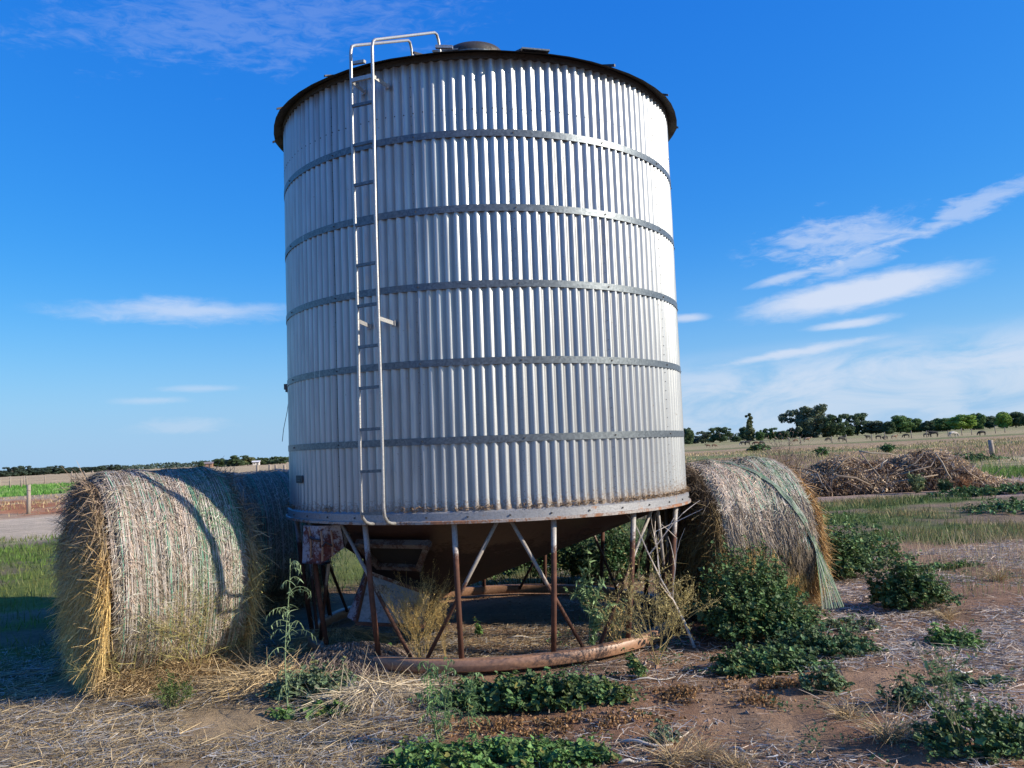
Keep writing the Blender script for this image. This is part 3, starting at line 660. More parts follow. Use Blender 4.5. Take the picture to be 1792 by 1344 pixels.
    for s_ in vs:
        lo_ph = (-.1+rs.normal(0, .12)) if torn else -1.25+rs.uniform(0, .3)
        ph = np.linspace(lo_ph, 2.5, 26); vv = s_+(.010*np.sin(ph*2+rs.uniform(0, 6)))+rs.normal(0, .0012, 26)
        Q = surf(vv, ph, .006); Tn = np.gradient(Q, axis=0); Tn /= np.linalg.norm(Tn, axis=1)[:, None]
        g_ = rs.random(); cc = np.array([.60, .53, .46])*rs.uniform(.6, 1.15) if g_ < .76 else np.array([.16, .40, .26])*rs.uniform(.7, 1.2)
        Ls = np.linalg.norm(Q[1:]-Q[:-1], axis=1); o_ = np.cross(Tn[:-1], ax3); b.strips(Q[:-1], (Q[1:]-Q[:-1])/Ls[:, None], Ls, np.full(25, rs.uniform(.0018, .0052)), o_, cc, taper=1)
    b.build('net_wrap', M_straw, root, kind='stuff')
    # loose straw on both ends
    for e, cnt in ((-1, int(nblade*.36)), (1, int(nblade*.15))):
        n = cnt; t = np.sqrt(rs.uniform(.0, 1.05, n)); phi = rs.uniform(0, 2*PI, n)
        rim = surf(np.full(n, e*.5), phi, -.01); c = np.array([0, 0, hz/2])+ax3*e*L/2
        P = c+(rim-c)*np.minimum(t, 1.0)[:, None]+ax3*e*(rs.uniform(0, .10, n)*(1.15-t*.6)*1.0+.01)[:, None]
        radial = (rim-c)/np.linalg.norm(rim-c, axis=1)[:, None]; tang = np.cross(radial, ax3)
        clump = fbm(P[:, 2]*5, phi*3+seed, seed+31)[:, None]
        D = radial*rs.normal(.15, .45, (n, 1))+tang*rs.normal(0, .7, (n, 1))+ax3*e*rs.uniform(.0, .55, (n, 1))*(.4+clump)+np.array([0, 0, -1])*rs.uniform(.1, 1.0, (n, 1))
        D /= np.linalg.norm(D, axis=1)[:, None]
        hn_ = P[:, 2]/hz; gold = np.array([.74, .52, .20]); gr = np.array([.27, .21, .16]); br = np.array([.36, .24, .13])
        col = lerp(gold, gr, ss(hn_+(clump[:, 0]-.5)*.5, .52, .80)); col = lerp(col, br, ss(fbm(phi*4, t*5, 3), .45, .6)*.6)
        if torn: col = lerp(col, [.50, .29, .10], .5) if e > 0 else col*.42  # left end of the torn bale: its shade is put into darker straw
        col = col*rs.uniform(.45, 1.45, (n, 1))
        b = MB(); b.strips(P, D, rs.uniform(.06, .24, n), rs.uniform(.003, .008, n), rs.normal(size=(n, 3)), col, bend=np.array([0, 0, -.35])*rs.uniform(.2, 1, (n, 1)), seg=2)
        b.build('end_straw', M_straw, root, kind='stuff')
    # hem of straw round the foot
    n = int(nblade*.12); v = rs.uniform(-.55, .55, n); P = surf(np.clip(v, -.5, .5), np.full(n, -1.0), .02)+ax3*((v-np.clip(v, -.5, .5))*L)[:, None]; P[:, 2] = rs.uniform(.0, .14, n); P += n3*(rs.uniform(-.1, .22, n)*(.2-P[:, 2])/.2)[:, None]
    D = n3*rs.uniform(.1, 1, (n, 1))+ax3*rs.normal(0, .6, (n, 1))+up*rs.normal(-.1, .4, (n, 1)); D /= np.linalg.norm(D, axis=1)[:, None]
    b = MB(); b.strips(P, D, rs.uniform(.05, .18, n), rs.uniform(.003, .008, n), rs.normal(size=(n, 3)), np.array([.46, .34, .19])*rs.uniform(.5, 1.4, (n, 1)))
    b.build('fallen_straw', M_straw, root, kind='stuff')
    return root, surf, ax3, n3
baleL, surfL, axL, nL = bale('round_bale', 'netted round hay bale at left, golden straw bursting from its left end', (-3.34, 6.66), (-2.58, 7.24), .78, 1.58, 11, 120, nblade=46000)
bale('round_bale', 'shaded round hay bale directly behind the bursting left bale', (-3.80, 8.10), (-2.92, 8.70), .74, 1.52, 12, 60, nblade=14000)
bale('round_bale', 'round hay bale farthest back, touching the left edge of the silo', (-3.42, 9.60), (-2.55, 10.2), .75, 1.50, 13, 60, nblade=14000)
baleR, surfR, axR, nR = bale('round_bale', 'slumped round hay bale right of the silo with torn green net', (1.62, 8.18), (2.50, 8.42), .72, 1.40, 14, 150, torn=True, nblade=46000)
# a torn tail of green net twisted across the right bale and hanging to the ground
b = MB(); rs = np.random.default_rng(5); Q = []
vs_ = np.linspace(-.46, .50, 30); ps_ = np.linspace(1.75, -.15, 30)
for k in range(52):
    off = rs.normal(0, .011); w0 = rs.normal(0, .015); pts = []
    for q in range(30):
        t = q/29; v_ = -.44+.90*t**.8; p_ = 1.65-1.75*t**1.15
        pts.append(surfR(np.array(v_+off*(.4+t)), np.array(p_+w0*(.4+t)), .018+.01*abs(off)*10)+0)
    end = pts[-1]; spread = rs.uniform(-.06, .10)
    for q in range(1, 8):
        t = q/7; pts.append(end+nR*(.07*math.sin(t*1.5))+axR*(spread*1.6*t+.05*t)+np.array([0, 0, -(end[2]-.05)*t*rs.uniform(.97, 1.0)]))
    cc = np.array([.15, .34, .15])*rs.uniform(.5, 1.3) if rs.random() < .45 else np.array([.42, .46, .36])*rs.uniform(.7, 1.1)
    Qa = np.array(pts); Ls = np.linalg.norm(Qa[1:]-Qa[:-1], axis=1); b.strips(Qa[:-1], (Qa[1:]-Qa[:-1])/Ls[:, None], Ls, np.full(len(Ls), .0034), np.tile(nR+[0, 0, .3], (len(Ls), 1)), cc, taper=1)
b.build('torn_net', M_straw, baleR, kind='stuff')
# ragged skirt of weathered straw along the edge of the net
n = 3500; v = rs.uniform(-.5, .5, n); ed = .06+(fbm(v*6, v*0, 5)-.5)*.7; P = surfR(v, ed+rs.uniform(-.05, .35, n), .01); D = np.tile([0, 0, -1.], (n, 1))+nR*rs.uniform(-.05, .30, (n, 1))+axR*rs.normal(.1, .15, (n, 1)); D /= np.linalg.norm(D, axis=1)[:, None]
b = MB(); b.strips(P, D, rs.uniform(.05, .17, n), rs.uniform(.003, .007, n), rs.normal(size=(n, 3)), np.array([.46, .38, .29])*rs.uniform(.5, 1.3, (n, 1)), seg=2, bend=nR*rs.uniform(-.1, .2, (n, 1))); b.build('straw_skirt', M_straw, baleR, kind='stuff')
# bright sheaf bulging down the right end
n = 5200; t_ = rs.random(n); P = surfR(np.full(n, .5), .9-2.2*t_, .0)+axR*rs.uniform(-.04, .05, (n, 1)); P[:, 2] = np.maximum(P[:, 2], .05); D = np.tile([0, 0, -1.], (n, 1))+axR*rs.normal(.25, .35, (n, 1))+nR*rs.normal(.1, .3, (n, 1)); D /= np.linalg.norm(D, axis=1)[:, None]
b = MB(); b.strips(P, D, rs.uniform(.05, .17, n), rs.uniform(.003, .007, n), rs.normal(size=(n, 3)), np.array([.48, .30, .12])*rs.uniform(.5, 1.4, (n, 1)), seg=2, bend=axR*rs.uniform(-.1, .25, (n, 1))); b.build('end_sheaf', M_straw, baleR, kind='stuff')

# ------------------------------------------------------------------ straw litter and hay heaps
def litter(name, n, fx, L=(.04, .22), Wd=(.003, .007), col=(.46, .37, .24), z=(.0, .03), flat=.12, label=None):
    x, y = fx(n); m = len(x); P = np.stack([x, y, gz(x, y)+rng.uniform(*z, m)], 1)
    a = rng.uniform(0, 2*PI, m); D = np.stack([np.cos(a), np.sin(a), rng.normal(0, flat, m)], 1); D /= np.linalg.norm(D, axis=1)[:, None]
    up = np.stack([rng.normal(0, .4, m), rng.normal(0, .4, m), np.ones(m)], 1)
    c = np.array(col)*rng.uniform(.3, 1.35, (m, 1)); gm = (rng.random(m) < .35)[:, None]; c = np.where(gm, c.mean(1, keepdims=True)*np.array([1.02, .97, .9]), c)
    b = MB(); b.strips(P, D, rng.uniform(*L, m), rng.uniform(*Wd, m), up, c, seg=2, bend=rng.normal(0, .22, (m, 3))*[1, 1, .15])
    return tag(b.build(name, M_straw), label=label, kind='stuff')
def area(x0, x1, y0, y1, dens):
    def f(n):
        x = rng.uniform(x0, x1, n); y = y0*(y1/y0)**rng.random(n); k = rng.random(n) < dens(x, y); return x[k], y[k]
    return f
def d_right(x, y):
    bare = np.exp(-(((x-1.15)/1.0)**2+((y-5.0)/.65)**2)); d = ss(fbm(x*1.6, y*1.6, 91), .34, .58)*(.35+.65*ss(x, 1.4, 2.6)); return d*(1-.93*bare)
def d_left(x, y): return ss(fbm(x*1.6, y*1.6, 95), .25, .5)*(1-ss(y, 7.0, 8.4))*(np.hypot(x+3, y-7.05) > .8)
tag(litter('straw_litter', 120000, area(.3, 7.5, 3.8, 12, d_right), L=(.03, .17), Wd=(.003, .009), col=(.58, .46, .34)), 'pale dead stalks and straw lying over the bare soil at right')
tag(litter('straw_litter', 50000, area(-5, -.5, 4.2, 8.2, d_left), col=(.50, .38, .21)), 'golden fallen straw spread over the ground beside the left bale')
tag(litter('straw_litter', 14000, lambda n: (lambda r, a: (SX+r*np.cos(a), SY+r*np.sin(a)))(1.6*np.sqrt(rng.random(n)), rng.uniform(PI*1.02, PI*1.98, n)), col=(.46, .34, .20), L=(.02, .12)), 'trampled brown chaff under the silo hopper')
tag(litter('straw_litter', 9000, area(-.6, 1.4, 4.0, 6.2, lambda x, y: .5*ss(fbm(x*3, y*3, 7), .45, .6)), L=(.02, .10), col=(.42, .33, .22)), 'scattered chaff on the bare soil in front of the base ring')
def heap(name, label, c, rx, ry, h, n, col, rz=0, Lr=(.12, .34), hang=0.3):
    o = empty(name, (c[0], c[1], 0), rz, label=label, cat='straw heap'); b = MB()
    th = np.linspace(0, 2*PI, 25)[:-1]; V = []
    for t in (1, .75, .45, .15): V.append(np.stack([rx*.85*t*np.cos(th), ry*.85*t*np.sin(th), np.full(24, h*.8*(1-t*t)-.03)], 1))
    i, j = np.meshgrid(np.arange(3), np.arange(24), indexing='ij'); F = np.stack([i*24+j, i*24+(j+1) % 24, (i+1)*24+(j+1) % 24, (i+1)*24+j], -1).reshape(-1, 4)
    b.add(np.concatenate(V), F, np.array(col)*.45); b.build('heap_core', M_straw, o, smooth=True)
    t = np.sqrt(rng.random(n)); a = rng.uniform(0, 2*PI, n); P = np.stack([rx*t*np.cos(a), ry*t*np.sin(a), h*(1-t*t)+rng.uniform(-.02, .03, n)], 1)
    D = np.stack([rng.normal(0, .5, n)+.5*np.cos(a), rng.normal(0, .5, n)+.5*np.sin(a), rng.normal(-hang, .25, n)], 1); D /= np.linalg.norm(D, axis=1)[:, None]
    b = MB(); b.strips(P, D, rng.uniform(*Lr, n), rng.uniform(.003, .007, n), rng.normal(size=(n, 3)), np.array(col)*rng.uniform(.45, 1.45, (n, 1)), seg=2, bend=np.array([0, 0, -.4])*rng.uniform(0, 1, (n, 1)))
    b.build('loose_straw', M_straw, o, kind='stuff'); return o
p = G(612, 1168); heap('straw_heap', 'grey matted straw heap slumped over the left part of the base ring', (p.x, p.y+.06), .50, .34, .15, 6500, (.27, .21, .17), .1, hang=.7, Lr=(.10, .26))
p = G(610, 1130); heap('straw_heap', 'golden straw mound just inside the ring left of the first lit leg', (p.x-.1, p.y), .42, .2, .13, 1800, (.50, .37, .19), .1)
p = G(650, 1222); heap('straw_heap', 'pale coarse straw pile in front of the grey matted heap', (p.x, p.y), .36, .15, .06, 900, (.58, .48, .33), .35, hang=.05)
p = G(470, 1200); heap('straw_heap', 'thin straw drift between the left bale and the tall seed stalk', (p.x, p.y+.1), .42, .30, .06, 1800, (.48, .36, .20), 0, hang=.05)

# seedlings pushing up through the litter
n = 900; cx0 = rng.uniform(.2, 7, n); cy0 = 3.9*(11/3.9)**rng.random(n); k_ = rng.random(n) < ss(fbm(cx0*1.1, cy0*1.1, 55), .48, .62); cx0, cy0 = cx0[k_], cy0[k_]; m_ = len(cx0)
x = (cx0[:, None]+rng.normal(0, .035, (m_, 14))).ravel(); y = (cy0[:, None]+rng.normal(0, .035, (m_, 14))).ravel(); n = len(x)
b = MB(); b.leaves(np.stack([x, y, gz(x, y)+rng.uniform(.005, .045, n)], 1), rng.normal(0, .5, (n, 3))+[0, 0, 1], rng.uniform(.006, .016, n), np.array([.08, .14, .055])*rng.uniform(.5, 1.5, (n, 1)), lobes=6); tag(b.build('weed_seedlings', M_leaf), 'tiny green seedlings scattered through the litter at right', kind='stuff')
n = 9000; x = rng.uniform(-1.5, 6, n); y = 3.9*(10/3.9)**rng.random(n); k_ = rng.random(n) < ss(fbm(x*2.1, y*2.1, 12), .35, .6); x, y = x[k_], y[k_]; n = len(x)
z_ = gz(x, y); rr_ = rng.uniform(.003, .011, n)*np.where(rng.random(n) < .05, 2.2, 1); O_ = np.array([[1, 0, 0], [-1, 0, 0], [0, 1, 0], [0, -1, 0], [0, 0, 1], [0, 0, -1.]])
V = (np.stack([x, y, z_+rr_*.3], 1)[:, None]+(O_[None]*rng.uniform(.6, 1.3, (n, 6, 1))+rng.normal(0, .18, (n, 6, 3)))*rr_[:, None, None]*[1, 1, .75]).reshape(-1, 3)
F0 = np.array([[0, 2, 4], [2, 1, 4], [1, 3, 4], [3, 0, 4], [2, 0, 5], [1, 2, 5], [3, 1, 5], [0, 3, 5]]); F = (np.arange(n)[:, None, None]*6+F0[None]).reshape(-1, 3)
b = MB(); b.add(V, F, np.repeat(lerp([.21, .125, .08], [.40, .30, .22], rng.random(n)**3)*rng.uniform(.7, 1.25, (n, 1)), 6, 0)); tag(b.build('soil_clods', M_wood), 'clods and small stones scattered over the bare soil', kind='stuff')
# ------------------------------------------------------------------ plants
def mallow(name, label, c, rx, ry, h, n, size=(.018, .036), col=(.055, .125, .045), cat='weed', stems=40, lean=(0, 0), gray=0., seedn=0):
    """leaves strung along arching stems that fan out from the root"""
    o = empty(name, (c[0], c[1], GZ(c[0], c[1])), label=label, cat=cat)
    r3 = np.random.default_rng(int(abs(c[0]*1000+c[1]*100))+seedn); n = int(n*1.35); per = 14; m = max(3, n//per)
    a = r3.uniform(0, 2*PI, m); t = np.sqrt(r3.random(m)); lump = .62+.75*vn(a*1.1+c[0], t*1.7, 3)
    top = np.stack([rx*t*np.cos(a)*lump*1.15, ry*t*np.sin(a)*lump*1.15, h*(1.02-t**2.2*.85)*r3.uniform(.45, 1.12, m)*lump**.6], 1)
    long = r3.random(m) < .05; top[long] *= r3.uniform(1.08, 1.3, (long.sum(), 1)); top[:, 2] = np.maximum(top[:, 2], .02)
    s0 = top*np.array([.55, .55, 0])+r3.normal(0, .02, (m, 3))*[1, 1, 0]
    u = r3.uniform(.25, 1.0, (m, per))**.8; u[:, -1] = 1
    P = s0[:, None]*(1-u[..., None])+top[:, None]*u[..., None]; P[..., 2] += (u*(1-u))*h*.30
    sp_d = np.linalg.norm(top-s0, axis=1)[:, None]; q = r3.normal(size=(m, per, 3)); q /= np.linalg.norm(q, axis=2)[..., None]
    P = (P+q*np.mean(size)*1.5*(1.25-u[..., None]*.6)).reshape(-1, 3); P[:, 2] = np.maximum(P[:, 2], .012); P[:, 0] += lean[0]*P[:, 2]; P[:, 1] += lean[1]*P[:, 2]
    q = q.reshape(-1, 3); k = len(P); nr_ = q*.55+np.array([.15, -.15, 1.0])+r3.normal(0, .4, (k, 3))
    cc = np.array(col)*r3.uniform(.5, 1.6, (k, 1))*np.repeat(r3.uniform(.55, 1.5, m), per)[:, None]; cc = cc*np.array([1, 1, 1])+np.repeat(r3.uniform(0, .035, m), per)[:, None]*np.array([1, .7, .2])
    yl = (r3.random(k) < .05)[:, None]; cc = np.where(yl, np.array([.20, .19, .05])*r3.uniform(.6, 1.2, (k, 1)), cc)
    if gray: cc = lerp(cc, np.array([.16, .20, .15]), np.full(k, gray))
    b = MB(); b.leaves(P, nr_, r3.uniform(*size, k)*np.clip(r3.lognormal(0, .35, k), .5, 2.0)*np.repeat(r3.uniform(.8, 1.3, m), per)*(1.15-.45*u.reshape(-1)), cc, lobes=8, cup=.35); b.build('foliage', M_leaf, o, kind='stuff')
    b = MB()
    for i in range(min(m, int(stems*1.6))):
        p1, p2 = s0[i], top[i]; md = (p1+p2)/2+np.array([0, 0, .075*h]); L_ = np.array([lean[0], lean[1], 0])
        b.tube([p1-[0, 0, .01], md+L_*md[2], p2+L_*p2[2]], [.003, .0025, .0015], 3, (.13, .17, .07), cap=False)
    b.build('stems', M_leaf, o, kind='stuff'); return o
def place(px, py): p = G(px, py); return (p.x, p.y)
DK = (.060, .118, .040); MD = (.085, .17, .045); BL = (.085, .14, .065)
mallow('mallow_plant', 'wide dark green mallow patch in front of the base ring', place(935, 1222), .58, .20, .20, 3400, (0.0115, 0.0245), DK)
mallow('mallow_plant', 'brighter low mallow patch nearest the bottom centre of the photo', place(880, 1322), .60, .20, .13, 2600, (0.0101, 0.0216), MD)
mallow('mallow_plant', 'small yellowing mallow tuft at the right end of the wide patch', place(1060, 1215), .18, .14, .12, 420, (0.0101, 0.0202), (.11, .15, .04))
p = place(1368, 1150); mallow('mallow_bush', 'largest dark green bush climbing the front of the right bale', (p[0]*1.03, p[1]+.66), .44, .46, .70, 8000, (0.0108, 0.0230), DK, 'bush', 120)
mallow('mallow_bush', 'low dark skirt of leaves in front of the largest bush', place(1352, 1165), .38, .18, .17, 2600, (0.0101, 0.0216), DK, 'bush', 60)
mallow('mallow_bush', 'low green spread reaching right from the largest bush', place(1440, 1140), .40, .22, .22, 2000, (0.0101, 0.0202), (.06, .12, .05), 'bush', 60)
mallow('mallow_bush', 'upright dark bush standing alone on the litter at right', place(1595, 1062), .34, .24, .50, 3600, (0.0115, 0.0245), DK, 'bush', 80, lean=(-.15, 0))
mallow('mallow_plant', 'trailing green weed running down from the upright dark bush', place(1668, 1122), .16, .22, .14, 700, (0.0101, 0.0202), MD)
mallow('mallow_bush', 'dark rounded bush behind the right end of the torn bale', (3.50, 9.75), .42, .35, .62, 3600, (0.0144, 0.0288), DK, 'bush', 60)
mallow('mallow_bush', 'lighter grassy-green weeds beside the rounded bush behind the bale', (4.1, 10.6), .55, .5, .55, 2600, (0.0130, 0.0252), (.08, .15, .05), 'bush', 60)
mallow('mallow_plant', 'blue-green weed at the foot of the tall seed stalk', place(545, 1215), .30, .18, .22, 1300, (0.0101, 0.0216), BL, gray=.25)
mallow('mallow_plant', 'low leaves under the tall seed stalk at its front', place(540, 1242), .26, .10, .07, 500, (0.0101, 0.0202), MD)
mallow('mallow_plant', 'small leafy weed on bare soil right of the brown leaf patch', place(1445, 1205), .15, .12, .18, 430, (0.0101, 0.0202), BL)
mallow('mallow_plant', 'thin leggy weed between the bare soil and the right corner', place(1588, 1235), .15, .10, .28, 300, (0.0101, 0.0187), BL, stems=60)
mallow('mallow_plant', 'sprawling weed in the bottom right corner', place(1735, 1310), .34, .22, .24, 1100, (0.0115, 0.0230), DK, stems=90)
mallow('mallow_plant', 'flat green weed mat above the bottom right corner', place(1690, 1192), .24, .08, .05, 420, (0.0101, 0.0202), BL)
mallow('mallow_plant', 'tiny grey-green weed beside the pale stick at bottom right of centre', place(1165, 1290), .10, .08, .10, 140, (0.0086, 0.0158), BL, gray=.4)
mallow('mallow_plant', 'narrow green weed just outside the ring below the yellow shrub', place(1120, 1180), .06, .05, .20, 160, (0.0101, 0.0187), DK, lean=(-.3, 0))
mallow('mallow_plant', 'small weed tuft near the torn net tail on the litter', place(1490, 1095), .22, .14, .12, 420, (0.0101, 0.0187), BL, gray=.2)
mallow('mallow_plant', 'low light green weed behind the bush that stands alone', place(1640, 992), .50, .10, .09, 800, (0.0101, 0.0202), MD)
mallow('mallow_plant', 'small bright weed on the bare floor under the silo', place(836, 1110), .03, .03, .15, 70, (0.0086, 0.0173), MD)
mallow('mallow_plant', 'bright green tuft at the foot of the first lit leg', place(665, 1142), .10, .06, .09, 160, (0.0101, 0.0187), (.06, .17, .04))
mallow('mallow_bush', 'tall dark green weeds in shade right behind the hopper', (.15, 10.35), .9, .45, 1.0, 4200, (0.0144, 0.0288), (.045, .10, .035), 'bush', 60)
mallow('mallow_bush', 'dense shaded weeds behind the silo nearer the right bale', (1.1, 10.2), .5, .45, .95, 3600, (0.0144, 0.0288), (.04, .095, .035), 'bush', 60)

def shrub(name, label, c, h, spread, col, n1=9, depth=3, leafcol=None, leafn=0, r0=.005, cat='weed', wild=.45, lsize=(.012, .03), seed=1, bias=(0, 0, 0), curl=.1, leaf_name='seed_heads'):
    o = empty(name, (c[0], c[1], GZ(c[0], c[1])), label=label, cat=cat); b = MB(); r3 = random.Random(seed); tips = []
    def grow(p, d, L, r, k):
        pts = [p]; q = p; dd = d
        for s in range(4):
            dd = (dd+Vector((r3.gauss(0, curl), r3.gauss(0, curl), r3.gauss(0, curl*.6)))).normalized(); q = q+dd*L/4; pts.append(q)
            if k > 0 and s > 0:
                for _ in range(2 if k > 1 else 1):
                    nd = (dd+Vector((r3.gauss(0, wild), r3.gauss(0, wild), r3.gauss(.1, wild*.6)))).normalized(); grow(q, nd, L*r3.uniform(.4, .65), r*.55, k-1)
            if leafn: tips.append(q)
        b.tube(pts, [r, r*.9, r*.75, r*.6, r*.35], 4 if k < 2 else 5, np.array(col)*r3.uniform(.75, 1.25), cap=False)
    for i in range(n1):
        a = r3.uniform(0, 2*PI); t = spread*math.sqrt(r3.random()); d = Vector((math.cos(a)*t+bias[0], math.sin(a)*t+bias[1], 1+bias[2])).normalized()
        grow(Vector((r3.gauss(0, .012), r3.gauss(0, .012), -.01)), d, h*r3.uniform(.65, 1.0), r0, depth)
    b.build('stems', M_straw, o, kind='stuff')
    if leafn:
        T = np.array([tuple(t) for t in tips]); T = T[rng.integers(0, len(T), leafn)]+rng.normal(0, .006, (leafn, 3)); D = rng.normal(size=(leafn, 3))+[0, 0, .4]; D /= np.linalg.norm(D, axis=1)[:, None]
        b = MB(); b.strips(T, D, rng.uniform(*lsize, leafn), rng.uniform(*lsize, leafn)*.35, rng.normal(size=(leafn, 3)), np.array(leafcol)*rng.uniform(.6, 1.35, (leafn, 1)), seg=2, taper=.2, bend=np.array([0, 0, -.3])*rng.uniform(0, 1, (leafn, 1))); b.build(leaf_name, M_leaf, o, kind='stuff')
    return o
YS = (.50, .36, .13)
shrub('dry_shrub', 'golden dry shrub in front of the pale hopper plate', place(735, 1165), .44, .34, YS, 13, 3, YS, 3600, .0030, seed=3, wild=.36, lsize=(.006, .016), cat='dry shrub')
shrub('dry_shrub', 'small golden dry shrub just right of the larger one', place(782, 1150), .40, .30, (.36, .25, .10), 4, 2, YS, 400, .003, seed=4, wild=.35, lsize=(.006, .016), cat='dry shrub')
shrub('dry_shrub', 'yellow branching shrub growing at the right end of the base ring', place(1150, 1158), .50, .5, (.42, .33, .14), 7, 3, (.44, .36, .14), 2200, .0032, seed=5, wild=.6, lsize=(.010, .024), cat='dry shrub')
shrub('dry_shrub', 'dry yellow weed in front of the third and fourth legs', place(1080, 1140), .28, .6, (.40, .30, .14), 6, 2, YS, 300, .003, seed=6, cat='dry shrub')
shrub('wiry_weed', 'sprawling yellow-green wiry weed before the left bale, right part', place(345, 1185), .70, .8, (.46, .40, .15), 15, 3, (.44, .42, .13), 2600, .0030, seed=7, wild=.7, lsize=(.006, .015))
shrub('wiry_weed', 'sprawling yellow-green wiry weed before the left bale, left part', place(235, 1205), .58, .8, (.48, .40, .16), 14, 3, (.46, .42, .14), 2200, .0030, seed=8, wild=.7, lsize=(.006, .015))
shrub('wiry_weed', 'short wiry green weed at the bottom left of the straw', place(300, 1236), .18, .9, (.14, .17, .06), 12, 2, (.10, .15, .04), 900, .0025, seed=9, wild=.6, lsize=(.01, .03))
shrub('thistle', 'pale green leafy thistle inside the ring right of the third leg', place(1035, 1140), .50, .20, (.20, .26, .12), 4, 1, (.22, .32, .15), 700, .005, seed=10, wild=.5, lsize=(.03, .07), leaf_name='leaves')
shrub('thistle', 'small pale thistle behind the yellow weed right of the fourth brace', place(1090, 1120), .30, .5, (.22, .26, .12), 4, 1, (.17, .23, .11), 200, .004, seed=12, wild=.5, lsize=(.02, .05), leaf_name='leaves')
def stalk(label, c, h, col, leafcol, nbr, seed, r=.007, lean=(.02, 0), leafL=(.03, .08)):
    """one upright stem; side branches leave it in the upper part, arch over and hang seed heads"""
    o = empty('seed_stalk', (c[0], c[1], GZ(c[0], c[1])), label=label, cat='weed'); r3 = random.Random(seed); b = MB(); pts = [Vector((lean[0]*t*h+.016*math.sin(5*t+seed), lean[1]*t*h+.005*math.cos(7*t), h*t-.01)) for t in [k/9 for k in range(10)]]
    b.tube(pts, [r*(1-.07*k) for k in range(10)], 6, col, cap=False); T = []; DD = []
    for k in range(nbr):
        t = r3.uniform(.45, .98) if k < nbr*.7 else r3.uniform(.1, .5); p = pts[0].lerp(pts[-1], t); a = r3.uniform(0, 2*PI); L = h*r3.uniform(.10, .26)*(1.2-t*.6); q = p; d = Vector((math.cos(a)*.7, math.sin(a)*.7, .8)).normalized(); br = [p]
        for m in range(6):
            q = q+d*L/6; br.append(q); d = (d+Vector((math.cos(a)*.12, math.sin(a)*.12, -.30-.05*m))).normalized()
            if m > 1:
                for _ in range(2): T.append(q); DD.append((r3.gauss(0, .4), r3.gauss(0, .4), -.8))
        b.tube(br, [r*.35, r*.3, r*.28, r*.25, r*.2, r*.18, r*.12], 4, col, cap=False)
    for k in range(int(nbr*4)):
        p = pts[0].lerp(pts[-1], r3.random()**1.3*.9); a = r3.uniform(0, 2*PI); T.append(p); DD.append((math.cos(a), math.sin(a), r3.uniform(-.3, .7)))
    b.build('stem', M_leaf, o, kind='stuff'); T = np.array([tuple(t) for t in T]); DD = np.array(DD); DD /= np.linalg.norm(DD, axis=1)[:, None]; n = len(T); b = MB()
    b.strips(T, DD, rng.uniform(*leafL, n)*np.where(DD[:, 2] < -.5, .5, 1), rng.uniform(.004, .011, n), np.tile([0, 0, 1.], (n, 1))+rng.normal(0, .5, (n, 3)), np.array(leafcol)*rng.uniform(.6, 1.35, (n, 1)), seg=3, taper=.15, bend=np.array([0, 0, -.5])*rng.uniform(0, 1, (n, 1))); b.build('leaves', M_leaf, o, kind='stuff'); return o
stalk('tall drooping green seed stalk left of the silo base', place(503, 1238), 1.0, (.26, .34, .17), (.24, .33, .17), 24, 3, .006, (.03, 0))
stalk('leafy light green stalk rising at bottom centre', place(762, 1300), .50, (.22, .30, .12), (.15, .26, .10), 40, 14, .006, (-.05, .0), (.03, .07))
stalk('thinner green stalk right of the leafy one at bottom centre', place(825, 1300), .42, (.20, .27, .12), (.14, .24, .09), 22, 15, .004, (.03, .0), (.03, .06))
stalk('thin pale green stalk crowding behind the leafy one at bottom centre', place(785, 1262), .42, (.22, .28, .13), (.15, .25, .10), 24, 16, .004, (-.02, .0), (.03, .06))
shrub('seed_stalk', 'leggy stalk with sparse leaves at bottom right corner', place(1690, 1320), .42, .35, (.18, .20, .09), 3, 2, (.10, .17, .07), 200, .004, seed=17, wild=.5, lsize=(.02, .05), leaf_name='leaves')
shrub('dead_sapling', 'bare pale sapling leaning across the right end legs', place(1212, 1128), 1.15, .04, (.62, .54, .47), 1, 2, None, 0, .012, seed=30, wild=.6, cat='dead sapling', bias=(-.28, 0, 0), curl=.06)
for k, (px, py, h) in enumerate(((1180, 1330, .26), (1235, 1325, .22), (1290, 1338, .16), (1560, 1290, .3), (1480, 1250, .2), (1655, 1080, .25), (1745, 1010, .35))):
    lab = ['dry grass tuft at the bottom edge right of the bright patch', 'dry grass tuft next to the bottom edge tuft, slightly right', 'shortest dry grass tuft on the bottom edge', 'tawny grass tuft arching beside the leggy weed at lower right', 'small tawny tuft on soil above the arching tuft', 'dry grass tuft right of the bush standing alone', 'tall pale grass tuft at the right edge of the photo'][k]
    p = place(px, py); o = empty('grass_tuft', (p[0], p[1], GZ(*p)), label=lab, cat='grass tuft'); n = 150
    a = rng.uniform(0, 2*PI, n); D = np.stack([np.cos(a)*.6, np.sin(a)*.6, rng.uniform(.4, 1.4, n)], 1); D /= np.linalg.norm(D, axis=1)[:, None]; b = MB()
    b.strips(rng.normal(0, .03, (n, 3))*[1, 1, 0], D, rng.uniform(.4, 1.1, n)*h, rng.uniform(.003, .006, n), rng.normal(size=(n, 3)), np.array([.44, .32, .17])*rng.uniform(.6, 1.3, (n, 1)), seg=3, taper=.15, bend=np.stack([np.cos(a), np.sin(a), -np.ones(n)], 1)*rng.uniform(.1, .6, (n, 1)))
    b.build('blades', M_straw, o, kind='stuff')

